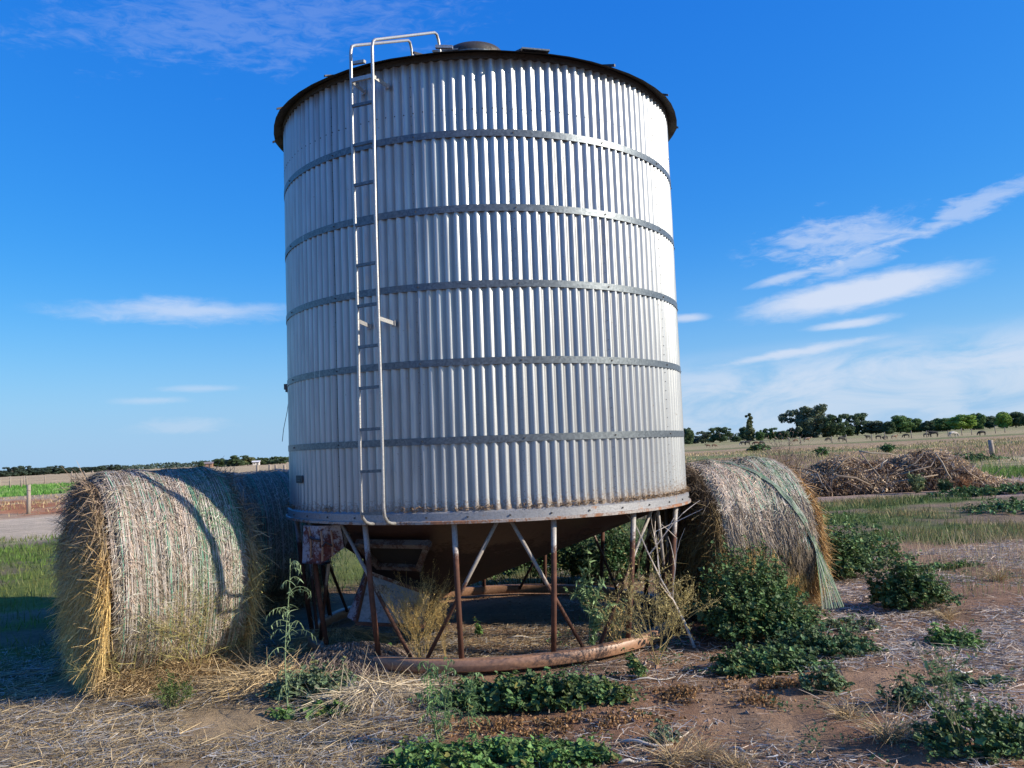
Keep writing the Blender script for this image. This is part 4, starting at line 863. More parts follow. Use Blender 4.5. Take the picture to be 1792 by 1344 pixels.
# dead brown leaves
def deadleaves(px, py, rx, ry, n, label):
    p = G(px, py); n = int(n*2.2); x = p.x+rx*rng.normal(0, .55, n); y = p.y+ry*rng.normal(0, .7, n); k = rng.random(n) < ss(fbm(x*7, y*9, 5), .36, .62); x, y = x[k], y[k]; n = len(x)
    b = MB(); b.leaves(np.stack([x, y, gz(x, y)+rng.uniform(.003, .03, n)], 1), rng.normal(size=(n, 3))+[0, 0, 1.0], rng.uniform(.007, .017, n), lerp([.34, .19, .08], [.22, .14, .07], rng.random(n))*rng.uniform(.5, 1.5, (n, 1)), lobes=5, cup=.9)
    tag(b.build('dead_leaves', M_leaf), label, kind='stuff')
deadleaves(1345, 1196, .30, .13, 520, 'patch of curled brown leaves on the bare soil below the largest bush')
deadleaves(1330, 1225, .14, .07, 130, 'smaller spill of brown leaves below the curled leaf patch')
deadleaves(960, 1262, .55, .12, 900, 'orange-brown dead leaves between the two mallow patches')
deadleaves(900, 1195, .12, .06, 120, 'withered orange leaves inside the wide mallow patch')
deadleaves(1190, 1212, .14, .10, 260, 'withered leaves near the right end of the base ring')
# sticks
def stick(label, p0, p1, r=.008, z=.02, col=(.45, .40, .34)):
    a, c = G(*p0), G(*p1); m_ = (a+c)/2; o = MB(); pts = []
    for k in range(7):
        t = k/6; q = a.lerp(c, t)+Vector((math.sin(t*7)*.012, math.cos(t*5)*.012, 0)); pts.append((q.x-m_.x, q.y-m_.y, GZ(q.x, q.y)+z+.012*math.sin(t*6)))
    o.tube(pts, [r*.7, r, r, r*.95, r*.85, r*.7, r*.4], 7, col); s_ = o.build('stick', M_wood, smooth=True, loc=(m_.x, m_.y, 0)); tag(s_, label, 'stick', 'dead sticks on the soil')
stick('long pale stick lying on the soil near the bottom centre', (1085, 1297), (1175, 1302), .010)
stick('short pale stick slanting up from the long one', (1165, 1300), (1205, 1278), .007)
stick('pale stick along the bottom edge of the soil', (1082, 1335), (1130, 1322), .008)
stick('white twig pair right of the long pale stick', (1275, 1310), (1325, 1312), .007)
stick('curved pale twig on the floor under the silo', (888, 1117), (955, 1112), .008, col=(.5, .45, .38))
stick('bleached twig on the litter above the bottom right corner', (1660, 1176), (1700, 1174), .008, col=(.6, .58, .52))
stick('pale twig beside the yellowing mallow tuft', (1105, 1190), (1180, 1180), .006)

# grasses in the middle distance
def grass(name, label, n, fx, h, col, col2=None, w=(.004, .012), lean=.3):
    x, y = fx(n); m = len(x); d = np.hypot(x, y); P = np.stack([x, y, gz(x, y)-.01], 1)
    D = np.stack([rng.normal(0, lean, m), rng.normal(0, lean, m), np.ones(m)], 1); D /= np.linalg.norm(D, axis=1)[:, None]
    c = np.array(col)*rng.uniform(.6, 1.4, (m, 1))
    if col2 is not None: c = lerp(c, np.array(col2)*rng.uniform(.6, 1.3, (m, 1)), ss(fbm(x*.5, y*.5, 41), .42, .6))
    L = rng.uniform(.5, 1.15, m)*(h if np.isscalar(h) else h(x, y)); b = MB(); b.strips(P, D, L, rng.uniform(*w, m)*np.maximum(1, d/9), rng.normal(size=(m, 3)), c, taper=.12)
    return tag(b.build(name, M_grass), label, kind='stuff')
grass('grass', 'short green grass on the shaded ground left of the bales', 26000, area(-16, -3.4, 5.2, 22, lambda x, y: ss(fbm(x*.7, y*.7, 31), .22, .42)*(np.abs(x) < y*.68)*((x < -4.2) | (y > 8.5) | ((x < -3.75) & (y < 6.3)))), .14, (.10, .17, .03), (.15, .16, .05))
grass('grass', 'mottled green grass and weeds beyond the right bale', 42000, area(2.6, 18, 11.3, 21.5, lambda x, y: ss(fbm(x*.45, y*.9, 51), .50, .64)*(x < y*.64)), lambda x, y: .05+.17*fbm(x*.9, y*.9, 3), (.085, .135, .035), (.26, .21, .10))
grass('grass', 'low shaded grass behind the silo', 9000, area(-3.2, 3.2, 10.2, 30, lambda x, y: np.ones_like(x)), .14, (.05, .09, .025), (.09, .11, .04))
grass('dry_grass', 'tawny dry grass covering the paddock beyond the brush pile', 40000, area(4, 60, 25.5, 95, lambda x, y: (x < y*.66)*(x > y*.18)*ss(fbm(x*.12, y*.3, 66), .25, .5)), .22, (.44, .33, .19), (.24, .24, .09))
grass('dry_grass', 'straw coloured grass on the bank beyond the left track', 22000, area(-70, -5, 33, 110, lambda x, y: (x > -y*.68)*(x < -y*.22)*ss(fbm(x*.12, y*.3, 68), .35, .55)*((y < 60) | (y > 104))), .20, (.46, .35, .19), (.36, .27, .12))
grass('green_crop', 'bright green crop strip beyond the left fence post', 26000, area(-75, -22, 64, 108, lambda x, y: (x > -y*.68)*(x < -y*.40)), .35, (.10, .25, .035), (.22, .34, .10))
grass('grass', 'bright green grass patch at the right end of the brush pile', 9000, area(10.5, 17.5, 25.5, 31.5, lambda x, y: np.exp(-((y-28.5)/2.2)**2)), .28, (.12, .22, .04), (.20, .26, .07))
grass('dry_grass', 'thin stems standing on the litter at right', 2600, area(2.6, 8, 8.2, 13, lambda x, y: ss(fbm(x*.9, y*.9, 81), .5, .62)), .30, (.42, .33, .20), (.20, .22, .09), w=(.003, .006))

# ------------------------------------------------------------------ brush pile
pc = Vector((gx(1560, 860, 23.3), 23.3, 0)); pile = empty('brush_pile', pc, label='heap of dead branches and dry brown leaves beyond the right bale', cat='brush pile')
def prof(u): # outline height over x in metres from the centre
    xs = [-3.0, -2.6, -2.1, -1.6, -1.1, -.5, 0, .6, 1.2, 1.7, 2.1, 2.5, 3.2]; hs = [0, .55, .70, .95, .92, .78, .85, .98, 1.00, .85, .45, .25, .05]; return np.interp(u, xs, hs)
n = 36000; u = rng.uniform(-2.9, 3.1, n); dy = rng.uniform(-1, 1, n); H = prof(u)*np.sqrt(np.clip(1-dy**2, 0, 1)); H *= .8+.4*fbm(u*1.6, dy*2, 3); keep = H > .03; u, dy, H = u[keep], dy[keep], H[keep]; n = len(u)
tz = rng.uniform(0, 1, n)**.35; hole = np.exp(-(((u+.9)/.30)**2+((H*tz-.55)/.2)**2)) ; k2 = rng.random(n) > hole*.95; P = np.stack([u, dy*1.3, H*tz+.02], 1)[k2]; n = len(P)
D = rng.normal(size=(n, 3))*[.8, .8, .5]+[0, 0, -.75]; D /= np.linalg.norm(D, axis=1)[:, None]; gg = fbm(P[:, 0]*1.5, P[:, 2]*3+5, 17)
col = lerp((.23, .15, .09), (.56, .42, .27), ss(gg, .35, .65))*rng.uniform(.45, 1.5, (n, 1)); b = MB(); b.strips(P, D, rng.uniform(.05, .14, n), rng.uniform(.018, .042, n), rng.normal(size=(n, 3)), col, seg=2, taper=.3, bend=rng.normal(0, .15, (n, 3))); b.build('dry_leaves', M_straw, pile, kind='stuff')
b = MB(); us = np.linspace(-2.8, 3.0, 30); V = []
for q in np.linspace(-1, 1, 9):
    V.append(np.stack([us, np.full(30, q*1.15), prof(us)*.72*math.sqrt(max(0, 1-q*q))], 1))
i, j = np.meshgrid(np.arange(8), np.arange(29), indexing='ij'); F = np.stack([i*30+j, i*30+j+1, (i+1)*30+j+1, (i+1)*30+j], -1).reshape(-1, 4); b.add(np.concatenate(V), F, (.07, .05, .04)); b.build('leaf_mould', M_wood, pile, smooth=True)
def log(pts, r, col=(.42, .33, .24)):
    b = MB(); b.tube(pts, [q*.72 for q in r], 8, np.array(col)*.8); return b.build('branch', M_wood, pile, smooth=True)
log([(-2.15, -1.35, .05), (-2.1, -1.4, .42), (-1.95, -1.4, .50), (-1.5, -1.4, .42), (-1.15, -1.3, .25), (-1.0, -1.2, .2)], [.02, .04, .05, .045, .035, .02], (.27, .20, .14))
log([(-2.05, -1.2, .55), (-1.7, -1.15, .85), (-1.25, -1.1, 1.10), (-1.12, -1.05, 1.08)], [.03, .035, .03, .02], (.36, .26, .16))
log([(-1.25, -1.1, 1.10), (-.9, -1.1, 1.03), (-.45, -1.0, 1.0), (-.2, -1., .93)], [.03, .025, .02, .012], (.45, .38, .28))
log([(-1.22, -1.1, 1.08), (-1.1, -1.2, .85), (-1.0, -1.2, .7), (-.85, -1.3, .45), (-.9, -1.35, .3)], [.02, .022, .025, .022, .015], (.34, .27, .2))
log([(-.82, -1.35, .62), (-.75, -1.35, .78), (-.6, -1.3, .85)], [.03, .025, .012], (.5, .43, .34))
log([(-.3, -1.3, .45), (.1, -1.35, .55), (.5, -1.3, .62), (.75, -1.2, .9)], [.025, .03, .02, .012], (.34, .26, .19))
log([(.7, -1.2, .95), (.78, -1.35, .7), (.86, -1.4, .42), (.95, -1.4, .28)], [.02, .03, .035, .02], (.46, .36, .25))
log([(-.4, -1.35, .28), (.2, -1.4, .35), (.65, -1.35, .40)], [.03, .03, .015], (.36, .28, .2))
log([(-.2, -1.3, .60), (.1, -1.3, .72), (.35, -1.2, .9), (.4, -1.2, 1.02)], [.02, .018, .014, .008], (.34, .27, .2))
log([(1.3, -1.3, .6), (1.45, -1.35, .4), (1.7, -1.3, .25)], [.02, .025, .02], (.40, .30, .22))
log([(-2.4, -1.2, .6), (-2.35, -1.3, .35), (-2.2, -1.3, .1)], [.02, .03, .03], (.38, .3, .22))
log([(-3.0, -.9, .75), (-2.6, -1.0, .70), (-2.3, -1.0, .58)], [.02, .03, .03], (.20, .14, .10))
b = MB(); r3 = random.Random(8)
for k in range(90):
    u0 = r3.uniform(-2.7, 2.4); z0 = prof(u0)*r3.uniform(.3, .95); y0 = -1.15*math.sqrt(max(.05, 1-(z0/1.05)**2)); p = Vector((u0, y0, z0)); d = Vector((r3.gauss(0, 1), r3.gauss(-.1, .4), r3.gauss(0, .5))).normalized(); L_ = r3.uniform(.2, .8)
    b.tube([p, p+d*L_*.5+Vector((0, 0, r3.gauss(0, .04))), p+d*L_], [.010, .008, .004], 4, np.array([.34, .26, .19])*r3.uniform(.6, 1.4), cap=False)
b.build('twigs', M_wood, pile, kind='stuff')
shrub('weed_clump', 'green grassy weed growing against the front of the brush pile', (pc.x-.1, pc.y-1.7), .34, .6, (.22, .22, .10), 24, 1, (.15, .19, .08), 700, .006, seed=40, wild=.3, lsize=(.05, .14), leaf_name='leaves')
shrub('weed_clump', 'darker weed clump right of the green one at the brush pile', (pc.x+.55, pc.y-1.8), .22, .6, (.10, .13, .06), 20, 1, (.08, .13, .05), 600, .006, seed=41, wild=.3, lsize=(.05, .12), leaf_name='leaves')
shrub('weed_clump', 'rust brown dry weed at the foot of the brush pile', (pc.x+.95, pc.y-1.9), .28, .6, (.30, .16, .08), 30, 1, (.32, .17, .08), 1500, .005, seed=42, wild=.4, lsize=(.03, .08), leaf_name='leaves')
shrub('weed_clump', 'dry brown weed standing between the right bale and the brush pile', (gx(1375, 810, 20), 20, 0)[:2], 1.15, .5, (.30, .21, .15), 16, 2, (.30, .21, .14), 500, .008, seed=43, wild=.4, lsize=(.03, .08))
shrub('weed_clump', 'spiky green weed left of the middle in the right paddock', (gx(1438, 790, 62), 62), .45, 1.0, (.09, .14, .05), 50, 1, (.08, .16, .05), 600, .010, seed=44, wild=.3, lsize=(.15, .4), leaf_name='leaves')
shrub('weed_clump', 'spiky green weed straight above the middle of the brush pile', (gx(1553, 786, 62), 62), .45, 1.0, (.09, .14, .05), 50, 1, (.08, .16, .05), 600, .010, seed=45, wild=.3, lsize=(.15, .4), leaf_name='leaves')
for k, (px, Y, w_, lab) in enumerate(((1695, 40, 1.4, 'dark green weeds left of the lone post in the right paddock'), (1770, 20.3, .8, 'green weeds on the dirt track at the right edge'), (1690, 20.2, .7, 'green weeds on the dirt track below the pile tail'), (1765, 16, .9, 'green weeds in the grass near the right edge'), (1330, 95, 1.0, 'low green bush in the paddock above the torn bale'))):
    x = gx(px, 800, Y); mallow('weed_patch', lab, (x, Y), w_, w_*.7, .25*max(1, Y/30), 1200, (.018*max(1, Y/18), .035*max(1, Y/18)), (.06, .13, .045), stems=10)

# ------------------------------------------------------------------ fences and posts
def post_mesh(h, w, col):
    b = MB(); b.tube([(0, 0, -.1), (.01, 0, h*.5), (.02, 0, h)], [w, w*.97, w*.92], 9, col); return b
def single_post(label, px, py, h, w, lean=0, col=(.30, .25, .20)):
    p = G(px, py); o = empty('fence_post', (p.x, p.y, GZ(p.x, p.y)), label=label, cat='fence post'); o.rotation_euler = (0, lean, 0)
    post_mesh(h, w, col).build('post', M_wood, o, smooth=True)
    b = MB(); b.tube([(-.02, -w-.01, h*.8), (w+.05, -w*.5, h*.8), (.25, 0, h*.74)], .006, 4, (.3, .3, .3)); b.build('wire_end', M_dark, o); return o
single_post('weathered timber post beside the left dirt track', 50, 899, 1.17, .08)
single_post('lone grey timber post in the right paddock', 1737, 797, .85, .13, -.08)
def fence(label, pts, h=1.15, w=.09, rails=2, wire=True, col=(.26, .215, .17)):
    o = empty('fence', (pts[0][0], pts[0][1], 0), label=label, cat='fence'); r3 = random.Random(int(pts[0][0]*7)); base = None
    for k, (x, y) in enumerate(pts):
        hh = h*r3.uniform(.85, 1.15)
        if base is None: base = post_mesh(h, w, col).build('post', M_wood, o, smooth=True); c = base
        else: c = base.copy(); C.objects.link(c); c.parent = o
        c.location = (x-pts[0][0], y-pts[0][1], GZ(x, y)); c.scale = (1, 1, hh/h); c.rotation_euler = (0, r3.gauss(0, .04), 0)
    b = MB()
    for r in range(rails):
        z = h*(.85-.35*r); b.tube([(x-pts[0][0], y-pts[0][1], GZ(x, y)+z) for x, y in pts], .012 if wire else .05, 4, (.3, .3, .3) if wire else col)
    b.build('wire' if wire else 'rail', M_dark if wire else M_wood, o); return o
def line(x0, y0, x1, y1, n, j=0): return [(x0+(x1-x0)*t+random.gauss(0, j), y0+(y1-y0)*t+random.gauss(0, j)) for t in np.linspace(0, 1, n)]
fence('long wire fence crossing the straw field on the left', line(gx(0, 848, 118), 118, gx(400, 826, 190), 190, 15, .5), 1.1, .08)
fence('short timber yard fence left of the dirt bank', line(gx(2, 850, 90), 90, gx(50, 845, 96), 96, 4, .2), 1.2, .09, 1, False)
fence('timber yard rails in the middle of the left straw field', line(gx(125, 841, 125), 125, gx(170, 838, 128), 128, 5, .3), 1.4, .10, 2, False)
fence('timber yard rails just above the left bale', line(gx(190, 838, 112), 112, gx(225, 835, 118), 118, 5, .3), 1.3, .10, 1, False)
fence('wooden posts and wire above the second left bale', line(gx(452, 828, 72), 72, gx(503, 824, 80), 80, 4, .2), 1.2, .13, 1)
# track edge rise and field fence on the right, very thin
fence('thin wire fence across the far right paddock', line(gx(1370, 775, 130), 130, gx(1792, 755, 165), 165, 14, .5), 1.2, .08)

# ------------------------------------------------------------------ trees
def make_tree_meshes(kind, seed):
    """returns (crown MB, trunk MB) for a unit tree 10 m tall"""
    r3 = np.random.default_rng(seed); b = MB(); tb = MB()
    if kind == 'poplar': cl = [(r3.normal(0, .25), r3.normal(0, .25), z, .95*(1-z/10.6)+.10, 1.5) for z in np.linspace(.8, 9.7, 26)]
    elif kind == 'gum': cl = [(r3.normal(0, 2.1)*(1.25-.06*0), r3.normal(0, 2.0), r3.uniform(2.6, 9.3), r3.uniform(.7, 1.5), .75) for _ in range(40)]+[(r3.normal(0, 2.4), r3.normal(0, 2.2), r3.uniform(.6, 3.5), r3.uniform(.8, 1.5), .8) for _ in range(12)]
    elif kind == 'thin': cl = [(r3.normal(0, 1.0), r3.normal(0, 1.0), r3.uniform(4.5, 9.5), r3.uniform(.3, .7), .6) for _ in range(12)]
    else:
        cl = []
        for _ in range(44):
            a = r3.uniform(0, 2*PI); t = math.sqrt(r3.random()); z = r3.uniform(.8, 9.); m_ = 3.4*math.sqrt(max(.05, 1-((z-4.6)/5.2)**2)); cl.append((m_*t*math.cos(a), m_*t*math.sin(a), z, r3.uniform(1.0, 1.8), .8))
    for (x, y, z, s, fl) in cl:
        n = int(90*s*s)+30; q = r3.normal(size=(n, 3)); q /= np.linalg.norm(q, axis=1)[:, None]; P = np.array([x, y, z])+q*np.array([s, s, s*fl])*r3.uniform(.6, 1.05, (n, 1)); P[:, 2] = np.maximum(P[:, 2], .2)
        cc = np.array([1, 1, 1.])*r3.uniform(.7, 1.3)*r3.uniform(.75, 1.3, (n, 1)); b.leaves(P, q+r3.normal(0, .5, (n, 3)), r3.uniform(.18, .42, n), cc, lobes=5, cup=.2)
    tb.tube([(0, 0, -.3), (.1, 0, 2.5), (.05, .1, 5), (0, 0, 7.5)], [.32, .24, .16, .05], 8, (1, 1, 1))
    for k in range(7 if kind in ('gum', 'thin') else 3):
        a = r3.uniform(0, 2*PI); z0 = r3.uniform(2, 5); e = (2.2*math.cos(a), 2.2*math.sin(a), z0+r3.uniform(1.5, 3.5)) if kind != 'poplar' else (.3*math.cos(a), .3*math.sin(a), z0+2)
        tb.tube([(.08, .03, z0), (e[0]*.5, e[1]*.5, (z0+e[2])/2+.2), e], [.14, .09, .04], 5, (1, 1, 1))
    return b, tb
TONE = {'dark': (.075, .12, .05), 'gum': (.13, .16, .09), 'olive': (.16, .18, .075), 'mid': (.10, .18, .05), 'lime': (.22, .33, .06), 'blue': (.05, .08, .055)}
tm = {}
def tone_mat(tone):
    m, t, b_ = mat('foliage_'+tone); a = N(t, 'ShaderNodeAttribute', attribute_name='col'); t.links.new(mixc(t, 1.0, a.outputs['Color'], TONE[tone], 'MULTIPLY'), b_.inputs['Base Color']); b_.inputs['Roughness'].default_value = .8
    tr = N(t, 'ShaderNodeBsdfTranslucent'); tr.inputs[0].default_value = (*TONE[tone], 1); mx = N(t, 'ShaderNodeMixShader'); mx.inputs[0].default_value = .2; o = t.nodes['Material Output']; t.links.new(b_.outputs[0], mx.inputs[1]); t.links.new(tr.outputs[0], mx.inputs[2]); t.links.new(mx.outputs[0], o.inputs[0]); return m
TM = {k: tone_mat(k) for k in TONE}
M_trunk, t_, b_ = mat('bark'); gq = N(t_, 'ShaderNodeNewGeometry'); t_.links.new(mixc(t_, noise(t_, gq.outputs['Position'], 3, 4), (.10, .085, .07), (.22, .19, .16)), b_.inputs['Base Color']); b_.inputs['Roughness'].default_value = .9
def tree(label, px, py, Y, kind, tone, wpx, hpx, group, var=0):
    """wpx, hpx: size in pixels of the photograph, turned into metres at distance Y"""
    key = (kind, tone, var)
    x = gx(px, py, Y); h = hpx*Y/FPX; w = wpx*Y/FPX
    nat = {'poplar': 1.9, 'gum': 8.5, 'thin': 4.0, 'round': 8.2}[kind]
    o = empty({'poplar': 'poplar_tree', 'gum': 'gum_tree', 'thin': 'thin_tree', 'round': 'leafy_tree'}[kind], (x, Y, GZ(x, Y)), label=label, cat='tree', group=group)
    if key not in tm:
        cb, tb = make_tree_meshes(kind, 50+var*7+len(kind)); c = cb.build('crown', TM[tone], o); tr = tb.build('trunk', M_trunk, o, smooth=True); tm[key] = (c, tr)
    else:
        c = tm[key][0].copy(); C.objects.link(c); c.parent = o; tr = tm[key][1].copy(); C.objects.link(tr); tr.parent = o
    o.scale = (w/nat, w/nat, h/10); o.rotation_euler = (0, 0, random.uniform(0, 6)); return o
GR = 'trees beyond the right paddock'; OX, OY, K = 1180, 680, 2.928
rt = [(70, 278, 196, 62, 'round', 'dark', 'dark green tree half hidden by the right edge of the silo'), (108, 280, 258, 40, 'round', 'blue', 'low dark shrub between the silo tree and the first gums'),
 (160, 278, 218, 78, 'gum', 'gum', 'wide grey-green tree left of the group of bare crowns'), (235, 277, 203, 84, 'gum', 'dark', 'tall rounded tree left of the poplar'),
 (290, 276, 222, 34, 'thin', 'gum', 'spindly open-crowned tree left of the poplar'), (318, 276, 250, 50, 'round', 'dark', 'low dark tree just left of the poplar'),
 (393, 272, 135, 40, 'poplar', 'olive', 'tall narrow poplar standing above its neighbours'), (362, 274, 205, 50, 'round', 'dark', 'dark bushy tree at the foot of the poplar'),
 (440, 270, 224, 44, 'round', 'mid', 'small green tree right of the poplar'), (492, 266, 210, 62, 'gum', 'mid', 'loose green tree second to the right of the poplar'), (556, 262, 220, 70, 'round', 'dark', 'low dark tree left of the biggest gum'), (604, 260, 212, 50, 'round', 'dark', 'dark tree touching the left side of the biggest gum'),
 (655, 258, 100, 128, 'gum', 'gum', 'biggest gum tree with a tall spreading crown'), (728, 256, 95, 125, 'gum', 'gum', 'big gum crown joined to the right of the biggest gum'), (690, 257, 190, 110, 'round', 'dark', 'dark understorey tree below the two big gums'),
 (835, 252, 143, 92, 'gum', 'dark', 'tree with drooping dark crown right of the big gums'), (790, 254, 180, 70, 'round', 'dark', 'dark lower tree between the big gums and the drooping crown'), (940, 247, 139, 104, 'gum', 'dark', 'tree with a domed dark crown in the middle of the row'),
 (895, 250, 200, 60, 'round', 'dark', 'low dark tree left of the domed crown'), (1035, 242, 176, 100, 'round', 'gum', 'round grey-green tree right of the domed crown'), (1102, 238, 174, 60, 'round', 'dark', 'dark narrow tree between round grey tree and broad bright tree'),
 (1160, 234, 146, 110, 'round', 'mid', 'broad tree with upright tufts on its crown'), (1232, 229, 158, 96, 'round', 'mid', 'bright green tree merged to the right of the broad one'), (1302, 225, 172, 60, 'round', 'dark', 'low tree right of the broad pair'),
 (1375, 222, 157, 104, 'round', 'mid', 'rounded mid green tree left of the lime green tree'), (1480, 217, 140, 118, 'round', 'lime', 'large lime green tree, brightest of the right group'), (1550, 214, 132, 80, 'round', 'mid', 'taller dark tree behind the right side of the lime tree'),
 (1618, 211, 150, 76, 'round', 'dark', 'dark tree between the two lime green trees'), (1690, 209, 127, 72, 'round', 'lime', 'smaller upright lime green tree near the right edge'), (1752, 207, 131, 92, 'round', 'dark', 'broad dark tree at the right edge of the photo'), (1830, 204, 140, 90, 'round', 'dark', 'dark tree cut by the right edge of the photo')]
for i, (X_, yb, yt, w_, kd, tn, lab) in enumerate(rt): tree(lab, OX+X_/K, OY+yb/K, 330+(i*37 % 5)*6, kd, tn, w_/K*1.08, (yb-yt)/K+1.5, GR, i % 2 if kd != 'poplar' else 0)
GL = 'trees beyond the left straw field'; K2 = 3.446
lt = [(15, 192, 158, 70, 'round', 'blue', 'dark tree at the far left edge of the photo'), (72, 191, 140, 70, 'gum', 'blue', 'tree with a thin wispy top near the left edge'), (110, 190, 150, 80, 'round', 'blue', 'low wide dark tree right of the wispy one'), (142, 188, 134, 60, 'gum', 'blue', 'highest dome of the far left clump'), (205, 186, 146, 100, 'round', 'blue', 'broad dark tree fifth from the left edge'),
 (265, 183, 146, 80, 'round', 'blue', 'dark tree left of the pointed pair'), (332, 180, 132, 80, 'gum', 'blue', 'pair-shaped crown above the first fence posts'), (390, 178, 150, 70, 'round', 'blue', 'small tree just left of the tree above the yard rails'), (440, 175, 142, 80, 'round', 'blue', 'tree above the left yard rails'), (520, 171, 143, 80, 'round', 'blue', 'low flat tree before the last big left clump'),
 (580, 168, 140, 70, 'round', 'blue', 'flat dark tree beside the last left clump'), (615, 166, 134, 50, 'round', 'blue', 'small domed tree second last of the left clump'), (668, 163, 127, 84, 'gum', 'blue', 'right-hand tree that ends the left clump'),
 (1215, 132, 100, 36, 'round', 'dark', 'small round tree left of the far farm buildings'), (1328, 130, 84, 76, 'round', 'dark', 'round dark tree above the left bale top'), (1430, 124, 66, 90, 'gum', 'dark', 'tall dark crown behind the pale bushes above the bales'), (1410, 124, 84, 100, 'round', 'olive', 'pale olive bushes in front of the tall dark crown'), (1495, 120, 74, 80, 'round', 'olive', 'olive tree right of the pale bushes'), (1590, 116, 78, 70, 'round', 'dark', 'dark rounded tree above the third bale'), (1655, 112, 72, 36, 'gum', 'dark', 'narrow tree between two rounded ones near the silo'), (1703, 110, 70, 56, 'gum', 'dark', 'tree touching the left edge of the silo'), (1640, 114, 94, 60, 'round', 'dark', 'low shrubby tree under the narrow one near the silo')]
for i, (X_, yb, yt, w_, kd, tn, lab) in enumerate(lt): tree(lab, X_/K2, 780+yb/K2, 640+(i*31 % 5)*8 if X_ < 1000 else 420+(i*31 % 5)*6, kd, tn, w_/K2*1.15, (yb-yt)/K2+2.0, GL, i % 2)
# unbroken far scrub along the horizon
b = MB(); n = 12000; a = rng.uniform(-.58, .60, n); Y = rng.uniform(760, 900, n); x = np.tan(a)*Y; hh = (2.2+3.2*fbm(a*60, a*0, 3)+4*(fbm(a*9, a*0, 7)-.45).clip(0)); zz = rng.uniform(-.1, 1, n)*hh
P = np.stack([x, Y, zz+.3], 1); b.leaves(P, rng.normal(size=(n, 3)), rng.uniform(.8, 1.7, n), np.array([1, 1, 1.])*rng.uniform(.6, 1.3, (n, 1)), lobes=5); tag(b.build('distant_wood', TM['blue']), 'thin unbroken line of far scrub along the whole horizon', kind='stuff')

# far farm buildings on the left horizon
def shed(label, px, py, Y, w, d, h, wall, roofc, cat='building'):
    x = gx(px, py, Y); o = empty('farm_building', (x, Y, 0), .2, label=label, cat=cat)
    m1, t, bb = mat('far_wall'); bb.inputs['Base Color'].default_value = (*wall, 1); bb.inputs['Roughness'].default_value = .9
    m2, t, bb = mat('far_roof'); bb.inputs['Base Color'].default_value = (*roofc, 1); bb.inputs['Roughness'].default_value = .7
    b = MB(); b.box((0, 0, h/2), (w, d, h)); b.build('wall', m1, o)
    b = MB(); e = .5; V = [(-w/2-e, -d/2-e, h+.01), (w/2+e, -d/2-e, h+.01), (w/2+e, 0, h*1.45), (-w/2-e, 0, h*1.45), (-w/2-e, d/2+e, h+.01), (w/2+e, d/2+e, h+.01)]; b.add(V, [[0, 1, 2, 3], [3, 2, 5, 4]]); b.build('roof', m2, o)
    b = MB(); b.box((w*.2, -d/2-.02, h*.4), (w*.15, .06, h*.8)); b.box((-w*.25, -d/2-.02, h*.55), (w*.15, .06, h*.3)); b.build('door', M_dark, o)
shed('small brick-red farm building on the left horizon', 1255/K2, 818, 440, 5, 4, 2.0, (.32, .19, .13), (.25, .2, .18))
shed('pale shed on the horizon above the left bale top', 1382/K2, 815, 430, 2.4, 3, 1.8, (.55, .53, .5), (.6, .6, .6))
shed('white-roofed shed among the trees above the third bale', 1546/K2, 812, 430, 3.2, 4, 1.6, (.6, .58, .55), (.7, .7, .68))

# ------------------------------------------------------------------ cattle
def cow_mesh(grazing):
    m = bpy.data.meshes.new('body'); bm = bmesh.new(); lay = bm.verts.layers.skin.verify()
    J = {}
    def v(k, p, r, r2=None):
        q = bm.verts.new(p); q[lay].radius = (r, r2 or r); J[k] = q
    def e(a, c): bm.edges.new((J[a], J[c]))
    v('pel', (-.75, 0, 1.12), .27, .30); v('bel', (-.2, 0, 1.03), .33, .38); v('che', (.42, 0, 1.05), .29, .36); v('neck', (.80, 0, 1.22 if not grazing else .98), .19, .22)
    hd = (1.12, 0, 1.38) if not grazing else (1.08, 0, .52); mz = (1.48, 0, 1.20) if not grazing else (1.22, 0, .14); v('head', hd, .14, .15); v('muz', mz, .085, .08)
    for a, c in (('pel', 'bel'), ('bel', 'che'), ('che', 'neck'), ('neck', 'head'), ('head', 'muz')): e(a, c)
    for s in (-1, 1):
        v(f'hip{s}', (-.80, s*.20, .88), .16); v(f'hock{s}', (-.95, s*.21, .48), .07); v(f'hf{s}', (-.86, s*.21, .03), .055); e('pel', f'hip{s}'); e(f'hip{s}', f'hock{s}'); e(f'hock{s}', f'hf{s}')
        v(f'sh{s}', (.45, s*.19, .76), .13); v(f'kn{s}', (.47, s*.19, .42), .065); v(f'ff{s}', (.44, s*.19, .03), .055); e('che', f'sh{s}'); e(f'sh{s}', f'kn{s}'); e(f'kn{s}', f'ff{s}')
        v(f'ear{s}', (hd[0]-.05, s*.24, hd[2]+.06), .035); e('head', f'ear{s}')
    v('t1', (-1.05, 0, 1.12), .05); v('t2', (-1.12, 0, .6), .025); v('t3', (-1.10, 0, .38), .05); e('pel', 't1'); e('t1', 't2'); e('t2', 't3')
    bm.verts.ensure_lookup_table(); J['pel'][lay].use_root = True; bm.to_mesh(m); bm.free(); o = bpy.data.objects.new('cow', m); C.objects.link(o)
    o.modifiers.new('skin', 'SKIN'); ssb = o.modifiers.new('sub', 'SUBSURF'); ssb.levels = 1; ssb.render_levels = 1
    dg = bpy.context.evaluated_depsgraph_get(); me = bpy.data.meshes.new_from_object(o.evaluated_get(dg)); bpy.data.objects.remove(o); return me
def hide_mat(name, c0, c1, th):
    m, t, b = mat(name); tcn = N(t, 'ShaderNodeTexCoord'); n_ = noise(t, tcn.outputs['Object'], 1.6, 2); t.links.new(mixc(t, smooth(t, n_, th, th+.04), c0, c1), b.inputs['Base Color']); b.inputs['Roughness'].default_value = .8; return m
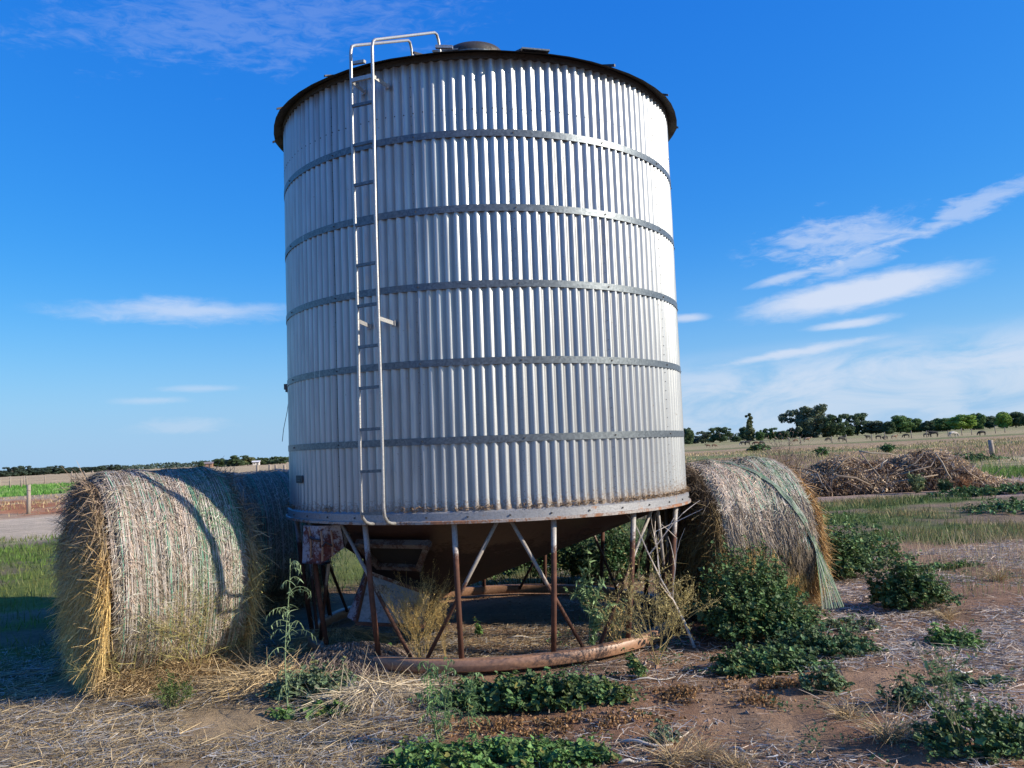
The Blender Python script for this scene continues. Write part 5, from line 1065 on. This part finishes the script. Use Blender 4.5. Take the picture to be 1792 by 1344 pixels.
HM = {'black': hide_mat('black_hide', (.015, .013, .012), (.03, .026, .022), .5), 'pied': hide_mat('black_and_white_hide', (.02, .018, .016), (.6, .57, .52), .52), 'tan': hide_mat('tan_hide', (.30, .17, .09), (.45, .33, .22), .5), 'white': hide_mat('white_hide', (.42, .37, .31), (.5, .46, .4), .5), 'brown': hide_mat('brown_hide', (.12, .055, .03), (.2, .1, .06), .5)}
cm = {}
cows = [(352, 290, 'pied', 'pied cow at the left of the herd', 1.0), (378, 290, 'black', 'black cow touching the left pied cow', 1.0), (418, 290, 'brown', 'brown and white cow third in the herd', .9), (450, 290, 'black', 'black cow below the poplar right side', 1.0), (172, 300, 'brown', 'brown cow lying low near the silo edge', .7), (206, 299, 'brown', 'second brown cow near the silo edge', .7), (622, 277, 'brown', 'dull brown cow below the left side of the biggest gum', .8), (683, 275, 'tan', 'tan cow grazing below the two big gums', 1.0), (788, 272, 'black', 'dark cow right of the tan one', .85), (858, 271, 'black', 'stout black cow below the drooping crown', 1.05),
        (992, 262, 'black', 'black cow below the domed dark crown', .95), (1050, 260, 'black', 'black cow left in the tight pair', .9), (1082, 261, 'black', 'black cow right in the tight pair', .9), (1130, 257, 'tan', 'tan cow right of the tight pair', .8), (1187, 252, 'black', 'black cow below the broad tufted tree', .9), (1296, 247, 'black', 'smaller black cow left of the largest one', .9), (1326, 247, 'black', 'largest black cow in the right paddock', 1.25), (1432, 249, 'white', 'white cow standing below the lime green tree', 1.1), (1575, 240, 'black', 'black cow far right below the taller dark tree', .95), (868, 251, 'black', 'farther black cow behind the stout one', .8)]
for i, (X_, yb, hide, lab, sc) in enumerate(cows):
    px, py = OX+X_/K, OY+yb/K; d = raydir(px, py); Y = min(210, max(120, -EYE/min(-.006, d.z))); gr = i % 3 != 1; key = (gr, hide)
    if gr not in cm: cm[gr] = cow_mesh(gr)
    if key not in cm: me = cm[gr].copy(); me.materials.clear(); me.materials.append(HM[hide]); cm[key] = me
    o = bpy.data.objects.new('cow', cm[key]); C.objects.link(o); x = gx(px, py, Y); o.location = (x, Y, GZ(x, Y)); o.rotation_euler = (0, 0, (0 if i % 2 else PI)+random.gauss(0, .35)); o.scale = (sc*.66, sc*.66, sc*.66)
    tag(o, lab, 'cow', 'cattle grazing in the right paddock')
    for pg in o.data.polygons: pg.use_smooth = True
